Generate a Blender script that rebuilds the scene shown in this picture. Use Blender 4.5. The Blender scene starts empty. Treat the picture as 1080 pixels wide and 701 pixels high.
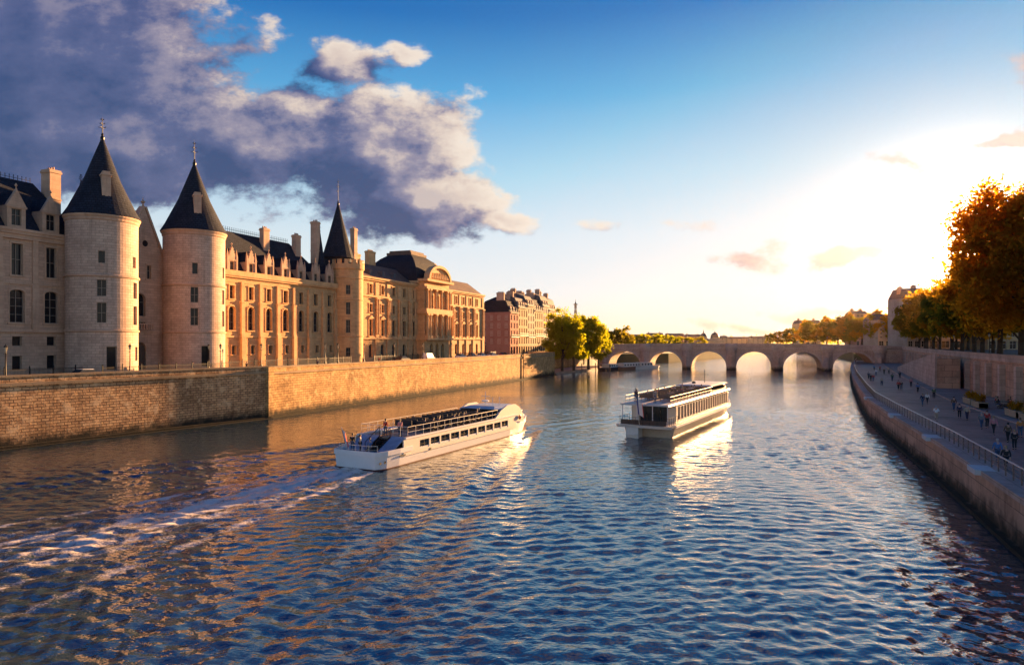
import bpy, bmesh, math, random
import numpy as np
from mathutils import Vector, Matrix
random.seed(7); rng = np.random.default_rng(7)
PI = math.pi; R = math.radians
S = bpy.context.scene; COL = S.collection
CAMH = 12.0; F = 700.0; HY = 360.0

# ------------------------------------------------------------------ node helper
class NT:
    def __init__(s, tree): s.t = tree; s.n = tree.nodes; s.l = tree.links
    def new(s, typ, **kw):
        nd = s.n.new(typ)
        for k, v in kw.items(): setattr(nd, k, v)
        return nd
    def put(s, sock, v):
        if v is None: return
        if isinstance(v, bpy.types.NodeSocket): s.l.new(v, sock)
        else:
            if hasattr(sock.default_value, '__len__') and not hasattr(v, '__len__'):
                v = [v]*len(sock.default_value)
            if hasattr(sock.default_value, '__len__') and len(sock.default_value) == 4 and len(v) == 3: v = (*v, 1)
            sock.default_value = v
    def m(s, op, a, b=None, c=None, clamp=False):
        nd = s.new('ShaderNodeMath', operation=op, use_clamp=clamp)
        s.put(nd.inputs[0], a); s.put(nd.inputs[1], b); s.put(nd.inputs[2], c)
        return nd.outputs[0]
    def mix(s, f, a, b, mode='MIX'):
        nd = s.new('ShaderNodeMix', data_type='RGBA', blend_type=mode)
        s.put(nd.inputs[0], f); s.put(nd.inputs[6], a); s.put(nd.inputs[7], b)
        return nd.outputs[2]
    def noise(s, vec, scale, detail=4, rough=.55, dist=0):
        nd = s.new('ShaderNodeTexNoise'); s.put(nd.inputs['Vector'], vec)
        nd.inputs['Scale'].default_value = scale; nd.inputs['Detail'].default_value = detail
        nd.inputs['Roughness'].default_value = rough; nd.inputs['Distortion'].default_value = dist
        return nd.outputs[0]
    def ramp(s, f, stops, interp='LINEAR'):
        nd = s.new('ShaderNodeValToRGB'); cr = nd.color_ramp; cr.interpolation = interp
        while len(cr.elements) < len(stops): cr.elements.new(.5)
        for e, (p, c) in zip(cr.elements, stops):
            e.position = p; e.color = (*c, 1) if hasattr(c, '__len__') else (c, c, c, 1)
        s.put(nd.inputs[0], f); return nd.outputs[0]
    def step(s, v, a, b, o0=0., o1=1.):
        nd = s.new('ShaderNodeMapRange', interpolation_type='SMOOTHSTEP')
        s.put(nd.inputs[0], v)
        for i, x in enumerate((a, b, o0, o1)): s.put(nd.inputs[i+1], x)
        return nd.outputs[0]
    def xyz(s, v):
        nd = s.new('ShaderNodeSeparateXYZ'); s.put(nd.inputs[0], v); return nd.outputs
    def comb(s, x, y, z):
        nd = s.new('ShaderNodeCombineXYZ')
        for i, v in enumerate((x, y, z)): s.put(nd.inputs[i], v)
        return nd.outputs[0]
    def vm(s, op, a, b=None, sc=None):
        nd = s.new('ShaderNodeVectorMath', operation=op); s.put(nd.inputs[0], a); s.put(nd.inputs[1], b)
        if sc is not None: s.put(nd.inputs['Scale'], sc)
        return nd.outputs[0] if op not in ('LENGTH', 'DOT_PRODUCT', 'DISTANCE') else nd.outputs['Value']

def new_mat(name):
    m = bpy.data.materials.new(name); m.use_nodes = True
    t = NT(m.node_tree); bs = m.node_tree.nodes['Principled BSDF']
    return m, t, bs
MATS = {}
def plain(name, col, rough=.6, metal=0., var=.25, scale=3., bump=0., spec=.5):
    """simple painted/metal/wood surface with mottling"""
    if name in MATS: return MATS[name]
    m, t, b = new_mat(name); tc = t.new('ShaderNodeTexCoord').outputs['Object']
    n = t.noise(tc, scale, 5, .6)
    f = t.m('MULTIPLY_ADD', n, var*2, 1-var)
    b.inputs['Specular IOR Level'].default_value = spec
    t.l.new(t.vm('SCALE', col, sc=f) if False else t.mix(1., col, t.comb(f, f, f), 'MULTIPLY'), b.inputs['Base Color'])
    b.inputs['Roughness'].default_value = rough; b.inputs['Metallic'].default_value = metal
    if bump:
        bp = t.new('ShaderNodeBump'); bp.inputs['Strength'].default_value = bump; bp.inputs['Distance'].default_value = .05
        t.l.new(t.noise(tc, scale*4, 6, .6), bp.inputs['Height']); t.l.new(bp.outputs[0], b.inputs['Normal'])
    MATS[name] = m; return m
def stone(name, c1, c2, mortar, bw=1.1, rh=.42, ms=.018, grime=.35, rough=.85, bump=.4, blot=None, waterline=False, vstain=0.):
    """coursed ashlar on the UV map (u = metres along the wall, v = height)"""
    m, t, b = new_mat(name); uv = t.new('ShaderNodeUVMap').outputs[0]; ob = t.new('ShaderNodeTexCoord').outputs['Object']
    br = t.new('ShaderNodeTexBrick'); t.put(br.inputs['Vector'], uv)
    for k, v in (('Color1', (*c1, 1)), ('Color2', (*c2, 1)), ('Mortar', (*mortar, 1))): br.inputs[k].default_value = v
    br.inputs['Scale'].default_value = 1; br.inputs['Mortar Size'].default_value = ms
    br.inputs['Mortar Smooth'].default_value = .3; br.inputs['Bias'].default_value = -.1
    br.inputs['Brick Width'].default_value = bw; br.inputs['Row Height'].default_value = rh
    c = br.outputs[0]
    n1 = t.noise(ob, .23, 6, .62); n2 = t.noise(ob, 1.9, 6, .65)
    g = t.m('MULTIPLY', t.step(n1, .38, .72), grime)
    c = t.mix(g, c, tuple(x*.45 for x in c2))
    c = t.mix(t.m('MULTIPLY', t.step(n2, .45, .8), grime), c, tuple(min(1, x*1.18) for x in c1))
    if vstain:
        u = t.xyz(uv); sv = t.comb(t.m('MULTIPLY', u[0], .9), t.m('MULTIPLY', u[1], .07), 0)
        c = t.mix(t.m('MULTIPLY', t.step(t.noise(sv, 1.6, 5, .6), .5, .75), vstain), c, tuple(x*.3 for x in c2))
    if blot: c = t.mix(t.step(t.noise(ob, .6, 7, .7), .5, .66, 0, .8), c, blot)
    if waterline:
        z = t.xyz(uv)[1]; nn = t.m('MULTIPLY_ADD', t.noise(ob, .8, 5, .6), 2.2, -1.1)
        c = t.mix(t.step(t.m('ADD', z, nn), 1.9, .3), c, (.035, .03, .022))
    t.l.new(c, b.inputs['Base Color']); b.inputs['Roughness'].default_value = rough
    b.inputs['Specular IOR Level'].default_value = .12
    bp = t.new('ShaderNodeBump'); bp.inputs['Strength'].default_value = bump; bp.inputs['Distance'].default_value = .06
    h = t.m('MULTIPLY_ADD', t.noise(ob, 5, 5, .65), .6, t.m('SUBTRACT', 1., br.outputs['Fac']))
    h = t.m('MULTIPLY_ADD', t.xyz(c)[0], 1.5, h)
    t.l.new(h, bp.inputs['Height']); t.l.new(bp.outputs[0], b.inputs['Normal'])
    MATS[name] = m; return m
def glassy(name, col=(.012, .013, .017), rough=.12, ior=1.3):
    m, t, b = new_mat(name); ob = t.new('ShaderNodeTexCoord').outputs['Object']
    n = t.noise(ob, .9, 2); t.l.new(t.mix(n, tuple(x*.5 for x in col), tuple(x*1.8 for x in col)), b.inputs['Base Color'])
    b.inputs['Roughness'].default_value = rough; b.inputs['IOR'].default_value = ior
    bp = t.new('ShaderNodeBump'); bp.inputs['Strength'].default_value = .12; bp.inputs['Distance'].default_value = .05
    t.l.new(t.noise(ob, 1.4, 2), bp.inputs['Height']); t.l.new(bp.outputs[0], b.inputs['Normal'])
    MATS[name] = m; return m
def leafmat(name, c1, c2, trans=.45, tint=(1.5, 1.35, .5)):
    m, t, b = new_mat(name); ob = t.new('ShaderNodeTexCoord').outputs['Object']
    oi = t.new('ShaderNodeObjectInfo').outputs['Random']
    n = t.noise(ob, .55, 4, .6); n = t.m('MULTIPLY_ADD', oi, .3, t.m('SUBTRACT', n, .15))
    c = t.mix(t.step(n, .3, .7), c1, c2)
    df = t.new('ShaderNodeBsdfDiffuse'); tr = t.new('ShaderNodeBsdfTranslucent'); mx = t.new('ShaderNodeMixShader')
    t.l.new(c, df.inputs[0]); t.l.new(t.mix(1., c, tint, 'MULTIPLY'), tr.inputs[0])
    mx.inputs[0].default_value = trans; t.l.new(df.outputs[0], mx.inputs[1]); t.l.new(tr.outputs[0], mx.inputs[2])
    t.l.new(mx.outputs[0], t.n['Material Output'].inputs[0]); MATS[name] = m; return m

LIME = stone('limestone', (.58, .385, .275), (.46, .30, .21), (.25, .2, .15), 1.2, .42, .016, .35, vstain=.25)
LIME_T = stone('limestone_tower', (.62, .44, .33), (.50, .345, .26), (.24, .19, .145), .95, .38, .022, .45, vstain=.35)
TRIM = stone('dressed_stone', (.57, .38, .265), (.48, .31, .215), (.3, .24, .17), 1.6, .6, .01, .3, vstain=.3)
CLASSIC = stone('golden_stone', (.66, .40, .19), (.52, .30, .14), (.3, .21, .13), 1.3, .45, .014, .3, vstain=.2)
CLASSIC_T = stone('golden_trim', (.70, .43, .21), (.58, .34, .165), (.34, .24, .15), 1.6, .6, .01, .35, vstain=.35)
QUAY = stone('quay_stone', (.66, .40, .17), (.42, .24, .10), (.16, .1, .055), 1.05, .40, .035, .75, .9, .9, blot=(.70, .46, .22), waterline=True, vstain=.35)
QUAY_OLD = stone('quay_stone_weathered', (.72, .42, .20), (.42, .22, .11), (.13, .085, .055), .8, .34, .045, .85, .92, 1.0, blot=(.78, .52, .29), waterline=True, vstain=.4)
COPE = stone('coping_stone', (.44, .3, .17), (.35, .235, .135), (.15, .1, .07), 2.2, .6, .02, .5, blot=(.38, .28, .17), vstain=.3)
EMB = stone('embankment_stone', (.60, .36, .24), (.48, .285, .19), (.14, .1, .075), 2.4, 1.1, .03, .6, .85, .5, waterline=True, vstain=.5)
EMB_T = stone('embankment_coping', (.56, .40, .32), (.46, .33, .26), (.2, .16, .13), 2.6, .8, .02, .5, vstain=.2)
BRIDGE = stone('bridge_stone', (.62, .45, .37), (.53, .38, .31), (.2, .135, .1), 1.3, .5, .03, .6, .9, .7, waterline=True, vstain=.4)
BRIDGE_T = stone('bridge_trim', (.66, .5, .42), (.56, .42, .35), (.24, .17, .13), 2, .5, .02, .5, vstain=.3)
BRICK = stone('brick_facade', (.42, .16, .11), (.34, .125, .085), (.35, .25, .2), .5, .16, .03, .4)
PLAST = [stone('plaster_%s' % n, c, tuple(x*.88 for x in c), tuple(x*.7 for x in c), 3, 1.2, .008, .4, vstain=.4)
         for n, c in (('cream', (.55, .44, .29)), ('ochre', (.5, .36, .2)), ('buff', (.5, .4, .28)), ('grey', (.42, .36, .29)), ('rose', (.48, .32, .25)))]
SLATE = stone('slate_roof', (.030, .036, .055), (.018, .022, .034), (.008, .01, .015), .6, .4, .04, .4, .85, .5)
TILE = stone('weathered_roof', (.20, .13, .10), (.14, .09, .075), (.07, .05, .045), .5, .3, .03, .5, .75, .5)
ZINC = stone('zinc_roof', (.13, .13, .145), (.10, .10, .115), (.05, .05, .06), .6, 3., .03, .4, .8, .2)
LEAD = plain('lead', (.075, .08, .09), .5, .3)
IRON = plain('dark_iron', (.018, .018, .02), .5, .6)
GLASS = glassy('window_glass'); BGLASS = glassy('boat_glass', (.03, .035, .04), .06); SGLASS = glassy('screen_glass', (.22, .26, .34), .2)
FRAME_M = plain('window_frame_paint', (.24, .19, .15), .6); WHITEF = plain('pale_frame_paint', (.55, .48, .4), .6)
WHITE = plain('white_boat_paint', (.80, .78, .75), .35, 0, .06, 1.5); WHITE2 = plain('warm_boat_paint', (.74, .66, .55), .4, 0, .1)
GREYP = plain('deck_grey', (.28, .27, .28), .6); DARKP = plain('dark_seat', (.018, .02, .028), .7); REDP = plain('deep_red_paint', (.32, .035, .03), .5)
ASPH = plain('asphalt', (.055, .052, .05), .9, 0, .25, .8, .3); PAVE = stone('paving', (.30, .27, .25), (.23, .205, .19), (.12, .11, .1), 1.4, .9, .02, .5, .75, .3)
COBBLE = stone('promenade_paving', (.42, .26, .19), (.33, .20, .15), (.07, .06, .055), 1.9, 1.4, .02, .7, .6, .3, blot=(.30, .23, .19))
EARTH = plain('earth', (.12, .1, .07), .95, 0, .3, .3, .4); GRASSM = plain('far_ground', (.07, .08, .035), .95, 0, .4, .02)
BARK = plain('bark', (.07, .05, .035), .95, 0, .4, 3, .6); WOOD = plain('pale_wood', (.42, .30, .19), .7, 0, .3, 2); DWOOD = plain('dark_wood', (.10, .06, .04), .7)
RAILM = plain('galvanised_rail', (.62, .55, .48), .45, .3, .1); RAILD = plain('brown_rail', (.20, .13, .10), .55, .3, .1)
LEAFG = leafmat('leaf_gold_green', (.10, .12, .012), (.17, .17, .018), .66, (3.4, 3.0, .7))
LEAFD = leafmat('leaf_dark', (.075, .062, .016), (.12, .085, .02), .72, (6.5, 4.6, .8))
LEAFO = leafmat('leaf_olive', (.09, .085, .02), (.13, .12, .025), .58, (2.9, 2.6, .5))
SKIN = plain('skin', (.5, .3, .22), .6, 0, .05)
def flat(name, c, r=.7): return plain(name, c, r, 0, .12, 4)

# ------------------------------------------------------------------ mesh builder
class MB:
    def __init__(s): s.v = []; s.f = []; s.uv = {}
    def add(s, vs, fs, uvs=None):
        o = len(s.v); s.v += [tuple(v) for v in vs]
        for i, f in enumerate(fs):
            if uvs: s.uv[len(s.f)] = uvs[i]
            s.f.append([o+k for k in f])
    def quad(s, a, b, c, d, uv=None): s.add([a, b, c, d], [(0, 1, 2, 3)], [uv] if uv else None)
    def box(s, x0, x1, y0, y1, z0, z1, rot=0, piv=None):
        vs = [(x, y, z) for z in (z0, z1) for x, y in ((x0, y0), (x1, y0), (x1, y1), (x0, y1))]
        if rot:
            px, py = piv or ((x0+x1)/2, (y0+y1)/2); c, sn = math.cos(rot), math.sin(rot)
            vs = [(px+(x-px)*c-(y-py)*sn, py+(x-px)*sn+(y-py)*c, z) for x, y, z in vs]
        s.add(vs, [(3, 2, 1, 0), (4, 5, 6, 7), (0, 1, 5, 4), (1, 2, 6, 5), (2, 3, 7, 6), (3, 0, 4, 7)]); return s
    def frus(s, b, z0, t, z1):   # two rects (x0,x1,y0,y1)
        vs = [(b[0], b[2], z0), (b[1], b[2], z0), (b[1], b[3], z0), (b[0], b[3], z0), (t[0], t[2], z1), (t[1], t[2], z1), (t[1], t[3], z1), (t[0], t[3], z1)]
        s.add(vs, [(3, 2, 1, 0), (4, 5, 6, 7), (0, 1, 5, 4), (1, 2, 6, 5), (2, 3, 7, 6), (3, 0, 4, 7)]); return s
    def prism(s, poly, z0, z1):   # poly ccw in xy
        n = len(poly); vs = [(x, y, z0) for x, y in poly]+[(x, y, z1) for x, y in poly]
        s.add(vs, [list(range(n))[::-1], list(range(n, 2*n))]+[(i, (i+1) % n, n+(i+1) % n, n+i) for i in range(n)]); return s
    def xz(s, poly, y0, y1):      # poly ccw in (x,z) seen from -y ; thickness y0..y1
        n = len(poly); vs = [(x, y0, z) for x, z in poly]+[(x, y1, z) for x, z in poly]
        s.add(vs, [list(range(n)), list(range(n, 2*n))[::-1]]+[((i+1) % n, i, n+i, n+(i+1) % n) for i in range(n)]); return s
    def yz(s, poly, x0, x1):
        n = len(poly); vs = [(x0, y, z) for y, z in poly]+[(x1, y, z) for y, z in poly]
        s.add(vs, [list(range(n))[::-1], list(range(n, 2*n))]+[(i, (i+1) % n, n+(i+1) % n, n+i) for i in range(n)]); return s
    def tube(s, a, b, r, r2=None, n=6):
        a = Vector(a); b = Vector(b); r2 = r if r2 is None else r2; d = (b-a)
        if d.length < 1e-6: return s
        d.normalize(); u = d.orthogonal().normalized(); w = d.cross(u)
        vs = [a+(u*math.cos(2*PI*i/n)+w*math.sin(2*PI*i/n))*r for i in range(n)]+[b+(u*math.cos(2*PI*i/n)+w*math.sin(2*PI*i/n))*r2 for i in range(n)]
        s.add(vs, [(i, (i+1) % n, n+(i+1) % n, n+i) for i in range(n)]+[list(range(n))[::-1], list(range(n, 2*n))]); return s
    def path(s, pts, r, n=6):
        for a, b in zip(pts[:-1], pts[1:]): s.tube(a, b, r, n=n)
        return s
    def lathe(s, prof, cx=0, cy=0, n=24, a0=0, a1=2*PI, rot=0):
        full = abs(a1-a0-2*PI) < 1e-6; k = n if full else n+1; vs = []
        for r, z in prof:
            for i in range(k):
                a = a0+(a1-a0)*i/n+rot; vs.append((cx+r*math.cos(a), cy+r*math.sin(a), z))
        rm = max(p[0] for p in prof); fs = []; uvs = []; acc = [0]
        for (r0, z0), (r1, z1) in zip(prof[:-1], prof[1:]): acc.append(acc[-1]+math.hypot(r1-r0, z1-z0))
        for j in range(len(prof)-1):
            for i in range(n):
                i2 = (i+1) % k; fs.append((j*k+i, j*k+i2, (j+1)*k+i2, (j+1)*k+i))
                u0 = rm*(a1-a0)*i/n; u1 = rm*(a1-a0)*(i+1)/n; z0 = prof[0][1]+acc[j]; z1 = prof[0][1]+acc[j+1]
                uvs.append([(u0, z0), (u1, z0), (u1, z1), (u0, z1)])
        s.add(vs, fs, uvs); return s
    def sweep(s, pts, o0, o1, z0, z1):
        """solid bar along polyline pts between lateral offsets o0,o1 (to the right of travel) and heights"""
        P = [Vector((p[0], p[1])) for p in pts]; N = []
        for i in range(len(P)):
            ds = []
            if i: ds.append((P[i]-P[i-1]).normalized())
            if i < len(P)-1: ds.append((P[i+1]-P[i]).normalized())
            n = Vector((0, 0))
            for d in ds: n += Vector((d.y, -d.x))
            n.normalize(); c = max(.5, n.dot(Vector((ds[0].y, -ds[0].x)))); N.append(n/c)
        L = [0]
        for i in range(1, len(P)): L.append(L[-1]+(P[i]-P[i-1]).length)
        zz0 = z0 if hasattr(z0, '__len__') else [z0]*len(P); zz1 = z1 if hasattr(z1, '__len__') else [z1]*len(P)
        vs = []
        for i, p in enumerate(P):
            a = p+N[i]*o0; b = p+N[i]*o1
            vs += [(a.x, a.y, zz0[i]), (b.x, b.y, zz0[i]), (b.x, b.y, zz1[i]), (a.x, a.y, zz1[i])]
        fs = []; uvs = []
        for i in range(len(P)-1):
            o = i*4; q = o+4; l0, l1 = L[i], L[i+1]; w = abs(o1-o0)
            for (a, b), (v0a, v0b), (v1a, v1b) in (((0, 1), (0, w), (0, w)), ((1, 2), (zz0[i], zz1[i]), (zz0[i+1], zz1[i+1])), ((2, 3), (w, 0), (w, 0)), ((3, 0), (zz1[i], zz0[i]), (zz1[i+1], zz0[i+1]))):
                fs.append((o+a, q+a, q+b, o+b)); uvs.append([(l0, v0a), (l1, v1a), (l1, v1b), (l0, v0b)])
        e = (len(P)-1)*4
        fs += [(0, 1, 2, 3), (e+3, e+2, e+1, e)]
        uvs += [[(0, zz0[0]), (w, zz0[0]), (w, zz1[0]), (0, zz1[0])], [(0, zz1[-1]), (w, zz1[-1]), (w, zz0[-1]), (0, zz0[-1])]]
        if o0 < o1:
            fs = [tuple(reversed(f)) for f in fs]; uvs = [list(reversed(u)) for u in uvs]
        s.add(vs, fs, uvs); return s
    def panel(s, u0, u1, z0, z1, ops, depth, mapf, ustep=1e9, caps=True):
        """wall skin with real openings. ops: (centre, width, z bottom, z top, arch rise)."""
        cu = {u0, u1}; cz = {z0, z1}
        for c, w, a, b, r in ops:
            cu |= {c-w/2, c+w/2}; cz |= {a, b}
        cu = sorted(x for x in cu if u0-1e-6 <= x <= u1+1e-6); cz = sorted(z for z in cz if z0-1e-6 <= z <= z1+1e-6)
        cu2 = []
        for a, b in zip(cu[:-1], cu[1:]):
            k = max(1, math.ceil((b-a)/ustep-1e-6)); cu2 += [a+(b-a)*i/k for i in range(k)]
        cu = cu2+[cu[-1]]
        def q(pts, uvp): s.quad(*[mapf(*p) for p in pts], uv=uvp)
        for a, b in zip(cu[:-1], cu[1:]):
            if b-a < 1e-5: continue
            for c, d in zip(cz[:-1], cz[1:]):
                if d-c < 1e-5: continue
                mu, mz = (a+b)/2, (c+d)/2
                if any(abs(mu-o[0]) < o[1]/2 and o[2] < mz < o[3] for o in ops): continue
                q([(a, c, 0), (b, c, 0), (b, d, 0), (a, d, 0)], [(a, c), (b, c), (b, d), (a, d)])
        for c, w, a, b, r in ops:
            l, h = c-w/2, c+w/2; D = depth
            zs = b-r
            q([(l, a, 0), (l, a, D), (l, zs, D), (l, zs, 0)][::-1], [(0, a), (D, a), (D, zs), (0, zs)][::-1])
            q([(h, a, 0), (h, a, D), (h, zs, D), (h, zs, 0)], [(0, a), (D, a), (D, zs), (0, zs)])
            q([(l, a, 0), (h, a, 0), (h, a, D), (l, a, D)], [(l, 0), (h, 0), (h, D), (l, D)])
            if r <= 0: q([(l, b, 0), (h, b, 0), (h, b, D), (l, b, D)][::-1], [(l, 0), (h, 0), (h, D), (l, D)][::-1])
            else:
                K = 8; arc = [(c-w/2*math.cos(PI*i/K), zs+r*math.sin(PI*i/K)) for i in range(K+1)]
                for i in range(K):
                    (xa, za), (xb, zb) = arc[i], arc[i+1]
                    q([(xa, za, 0), (xb, zb, 0), (xb, b, 0), (xa, b, 0)], [(xa, za), (xb, zb), (xb, b), (xa, b)])
                    q([(xa, za, 0), (xb, zb, 0), (xb, zb, D), (xa, za, D)][::-1], [(xa, 0), (xb, 0), (xb, D), (xa, D)][::-1])
        if caps:
            q([(u0, z0, 0), (u0, z1, 0), (u0, z1, depth), (u0, z0, depth)], [(0, z0), (0, z1), (depth, z1), (depth, z0)])
            q([(u1, z0, 0), (u1, z1, 0), (u1, z1, depth), (u1, z0, depth)][::-1], [(0, z0), (0, z1), (depth, z1), (depth, z0)][::-1])
        return s
    def mesh(s, name, mat=None, smooth=False):
        me = bpy.data.meshes.new(name); me.from_pydata(s.v, [], s.f)
        ul = me.uv_layers.new(name='UVMap').data
        for p in me.polygons:
            if p.index in s.uv and s.uv[p.index]:
                for li, uv in zip(p.loop_indices, s.uv[p.index]): ul[li].uv = uv
            else:
                n = p.normal
                if abs(n.z) > .85:
                    for li, vi in zip(p.loop_indices, p.vertices): ul[li].uv = (s.v[vi][0], s.v[vi][1])
                else:
                    t = Vector((-n.y, n.x, 0)).normalized(); w = n.cross(t)
                    if w.z < 0: w = -w
                    for li, vi in zip(p.loop_indices, p.vertices):
                        v = Vector(s.v[vi]); ul[li].uv = (v.dot(t), v.z if abs(n.z) < .1 else v.dot(w))
        if mat: me.materials.append(mat)
        if smooth:
            for p in me.polygons: p.use_smooth = True
        return me
    def build(s, name, mat, parent=None, smooth=False, loc=None):
        return link(name, s.mesh(name, mat, smooth), parent, loc)
def link(name, me, parent=None, loc=None, rz=None):
    o = bpy.data.objects.new(name, me); COL.objects.link(o); o.parent = parent
    if loc is not None: o.location = loc
    if rz: o.rotation_euler.z = rz
    return o
def tag(o, label, cat, group=None, kind=None):
    if kind: o['kind'] = kind
    if label: o['label'] = label
    if cat: o['category'] = cat
    if group: o['group'] = group
    return o
def thing(name, label, cat, loc=(0, 0, 0), rz=0, group=None):
    o = link(name, None, None, loc, rz); o.empty_display_size = .5
    return tag(o, label, cat, group)
def struct(name, mb, mat, smooth=False):
    o = mb.build(name, mat, None, smooth); o['kind'] = 'structure'; return o
def copy_tree(o, parent=None):
    c = o.copy(); COL.objects.link(c); c.parent = parent
    for ch in KIDS(o): copy_tree(ch, c)
    return c
_kids = {}
def KIDS(o): return [c for c in bpy.data.objects if c.parent == o]
def dup(src, loc, rz=0, label=None, group=None, sc=None):
    c = copy_tree(src); c.location = loc; c.rotation_euler.z = rz
    if label: c['label'] = label
    if group: c['group'] = group
    if sc: c.scale = (sc, sc, sc) if not hasattr(sc, '__len__') else sc
    return c

# ------------------------------------------------------------------ camera, sun, sky
cam = bpy.data.cameras.new('camera'); cob = bpy.data.objects.new('camera', cam); COL.objects.link(cob)
cob.location = (0, 0, CAMH); cob.rotation_euler = (R(90), 0, 0)
cam.sensor_width = 36; cam.lens = 36*F/1080; cam.shift_y = (HY-350.5)/1080; cam.clip_end = 20000; cam.clip_start = .5
S.camera = cob
SUN_AZ = R(34.0); SUN_EL = R(6.5)
sd = Vector((math.sin(SUN_AZ)*math.cos(SUN_EL), math.cos(SUN_AZ)*math.cos(SUN_EL), math.sin(SUN_EL)))
sl = bpy.data.lights.new('sun', 'SUN'); sl.energy = 5; sl.angle = R(.6); sl.color = (1, .54, .22)
so = bpy.data.objects.new('sun', sl); COL.objects.link(so); so.rotation_euler = (-sd).to_track_quat('-Z', 'Y').to_euler()
S.view_settings.view_transform = 'Standard'; S.view_settings.look = 'None'; S.view_settings.exposure = EXPO = 2.5
S.view_settings.gamma = 1; S.view_settings.use_curve_mapping = False

W = bpy.data.worlds.new('World'); S.world = W; W.use_nodes = True; w = NT(W.node_tree)
BG = W.node_tree.nodes['Background']
sky = w.new('ShaderNodeTexSky', sky_type='NISHITA', sun_disc=False); sky.sun_elevation = SUN_EL; sky.sun_rotation = SUN_AZ
sky.altitude = 50; sky.air_density = 1.0; sky.dust_density = 1.2; sky.ozone_density = 2.5
dirv = w.new('ShaderNodeTexCoord').outputs['Generated']; X, Y, Z = w.xyz(dirv)
WSTR = .05
K = 1/(WSTR*2**EXPO)           # display-linear -> world units
def lin(c): return tuple((x/255/12.92 if x/255 < .04045 else ((x/255+.055)/1.055)**2.4) for x in c)
def kc(c, f=1.): return tuple(x*K*f for x in lin(c))
elev = w.m('ARCSINE', Z)       # radians
# tint the physical sky: deeper blue overhead, pale at the horizon
grad = w.ramp(w.m('MULTIPLY', elev, 2/PI), [(0., (1, .96, .88)), (.10, (.9, .97, 1.0)), (.2, (.50, .83, 1.08)), (.34, (.22, .60, 1.0)), (.6, (.12, .45, .9)), (1, (.1, .4, .85))])
skyc = w.vm('MINIMUM', w.mix(1., sky.outputs[0], grad, 'MULTIPLY'), (3.0*K/5*1.2, 3.4*K/5*1.2, 4.2*K/5*1.2))
air = w.ramp(w.m('MULTIPLY', elev, 2/PI), [(0., kc((255, 240, 214))), (.045, kc((243, 244, 240))), (.10, kc((222, 236, 243))), (.155, kc((176, 216, 237))), (.225, kc((92, 172, 221))), (.29, kc((30, 112, 186))), (.5, kc((12, 60, 140))), (1, kc((8, 40, 110)))])
skyc = w.mix(.85, skyc, w.mix(1., air, w.ramp(w.m('MULTIPLY_ADD', X, .5, .5), [(.2, (.92, .92, .95)), (.5, (1., 1., 1.)), (.85, (1.22, 1.15, 1.06))]), 'MULTIPLY'))
dt = w.vm('DOT_PRODUCT', dirv, tuple(sd)); ang = w.m('ARCCOSINE', dt)
glow = w.m('ADD', w.m('MULTIPLY', w.m('POWER', 2.718, w.m('MULTIPLY', ang, -30.)), 12.*K), w.m('MULTIPLY', w.m('POWER', 2.718, w.m('MULTIPLY', ang, -4.5)), .06*K))
skyc = w.mix(1., skyc, w.mix(1., (1., .92, .78), w.comb(glow, glow, glow), 'MULTIPLY'), 'ADD')
# --- clouds, laid out by direction on the dome
g = bpy.data.node_groups.new('cloud_density', 'ShaderNodeTree')
g.interface.new_socket('P', in_out='INPUT', socket_type='NodeSocketVector'); g.interface.new_socket('D', in_out='OUTPUT', socket_type='NodeSocketFloat')
gt = NT(g); gi = gt.new('NodeGroupInput'); go_ = gt.new('NodeGroupOutput')
P0 = gi.outputs[0]
wn = gt.new('ShaderNodeTexNoise'); gt.put(wn.inputs['Vector'], P0); wn.inputs['Scale'].default_value = .9; wn.inputs['Detail'].default_value = 3
wp = gt.vm('ADD', P0, gt.vm('SCALE', gt.vm('SUBTRACT', wn.outputs['Color'], (.5, .5, .5)), sc=.7))
blobs = [(40, 60, 215, 105, 1.0), (110, 150, 260, 60, 1.0), (-200, 120, 260, 130, 1), (265, 150, 130, 62, .95), (400, 165, 100, 78, 1.05), (445, 215, 92, 46, 1.0), (525, 240, 52, 15, .6),
         (362, 62, 58, 30, .62), (428, 55, 26, 14, .42), (788, 270, 44, 11, .42), (893, 273, 44, 10, .42), (955, 172, 44, 9, .26), (1062, 137, 40, 8, .42),
         (800, 347, 60, 6, .4), (60, 235, 150, 10, .25), (690, 240, 60, 7, .2), (860, 325, 60, 7, .35),
         (1300, 90, 200, 60, .9), (1650, 180, 240, 60, .9), (-700, 200, 300, 90, 1), (600, -300, 300, 120, 1), (-100, -250, 350, 120, 1)]
acc = None
for bx, by, rx, ry, wt in blobs:
    q = gt.vm('SUBTRACT', wp, ((bx-540)/100, (360-by)/100, 0)); q = gt.vm('MULTIPLY', q, (100/rx, 100/ry, 0))
    d = gt.m('MULTIPLY', gt.m('SUBTRACT', 1.15, gt.vm('LENGTH', q)), wt)
    acc = d if acc is None else gt.m('SMOOTH_MAX', acc, d, .15)
q2 = gt.vm('MULTIPLY', P0, (1, 1.5, 1))
n1 = gt.noise(q2, 1.7, 12, .63, 0); acc = gt.m('ADD', acc, gt.m('MULTIPLY', gt.m('SUBTRACT', n1, .5), 1.5))
gt.l.new(acc, go_.inputs[0])
yy = w.m('MAXIMUM', Y, .06); pu = w.m('MULTIPLY', w.m('DIVIDE', X, yy), 7.); pv = w.m('MULTIPLY', w.m('DIVIDE', Z, yy), 7.)
Pv = w.comb(pu, pv, 0)
def dens(v):
    nd = w.new('ShaderNodeGroup'); nd.node_tree = g; w.put(nd.inputs[0], v); return nd.outputs[0]
D1 = dens(Pv); D2 = dens(w.vm('ADD', Pv, (.30, .16, 0)))
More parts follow.
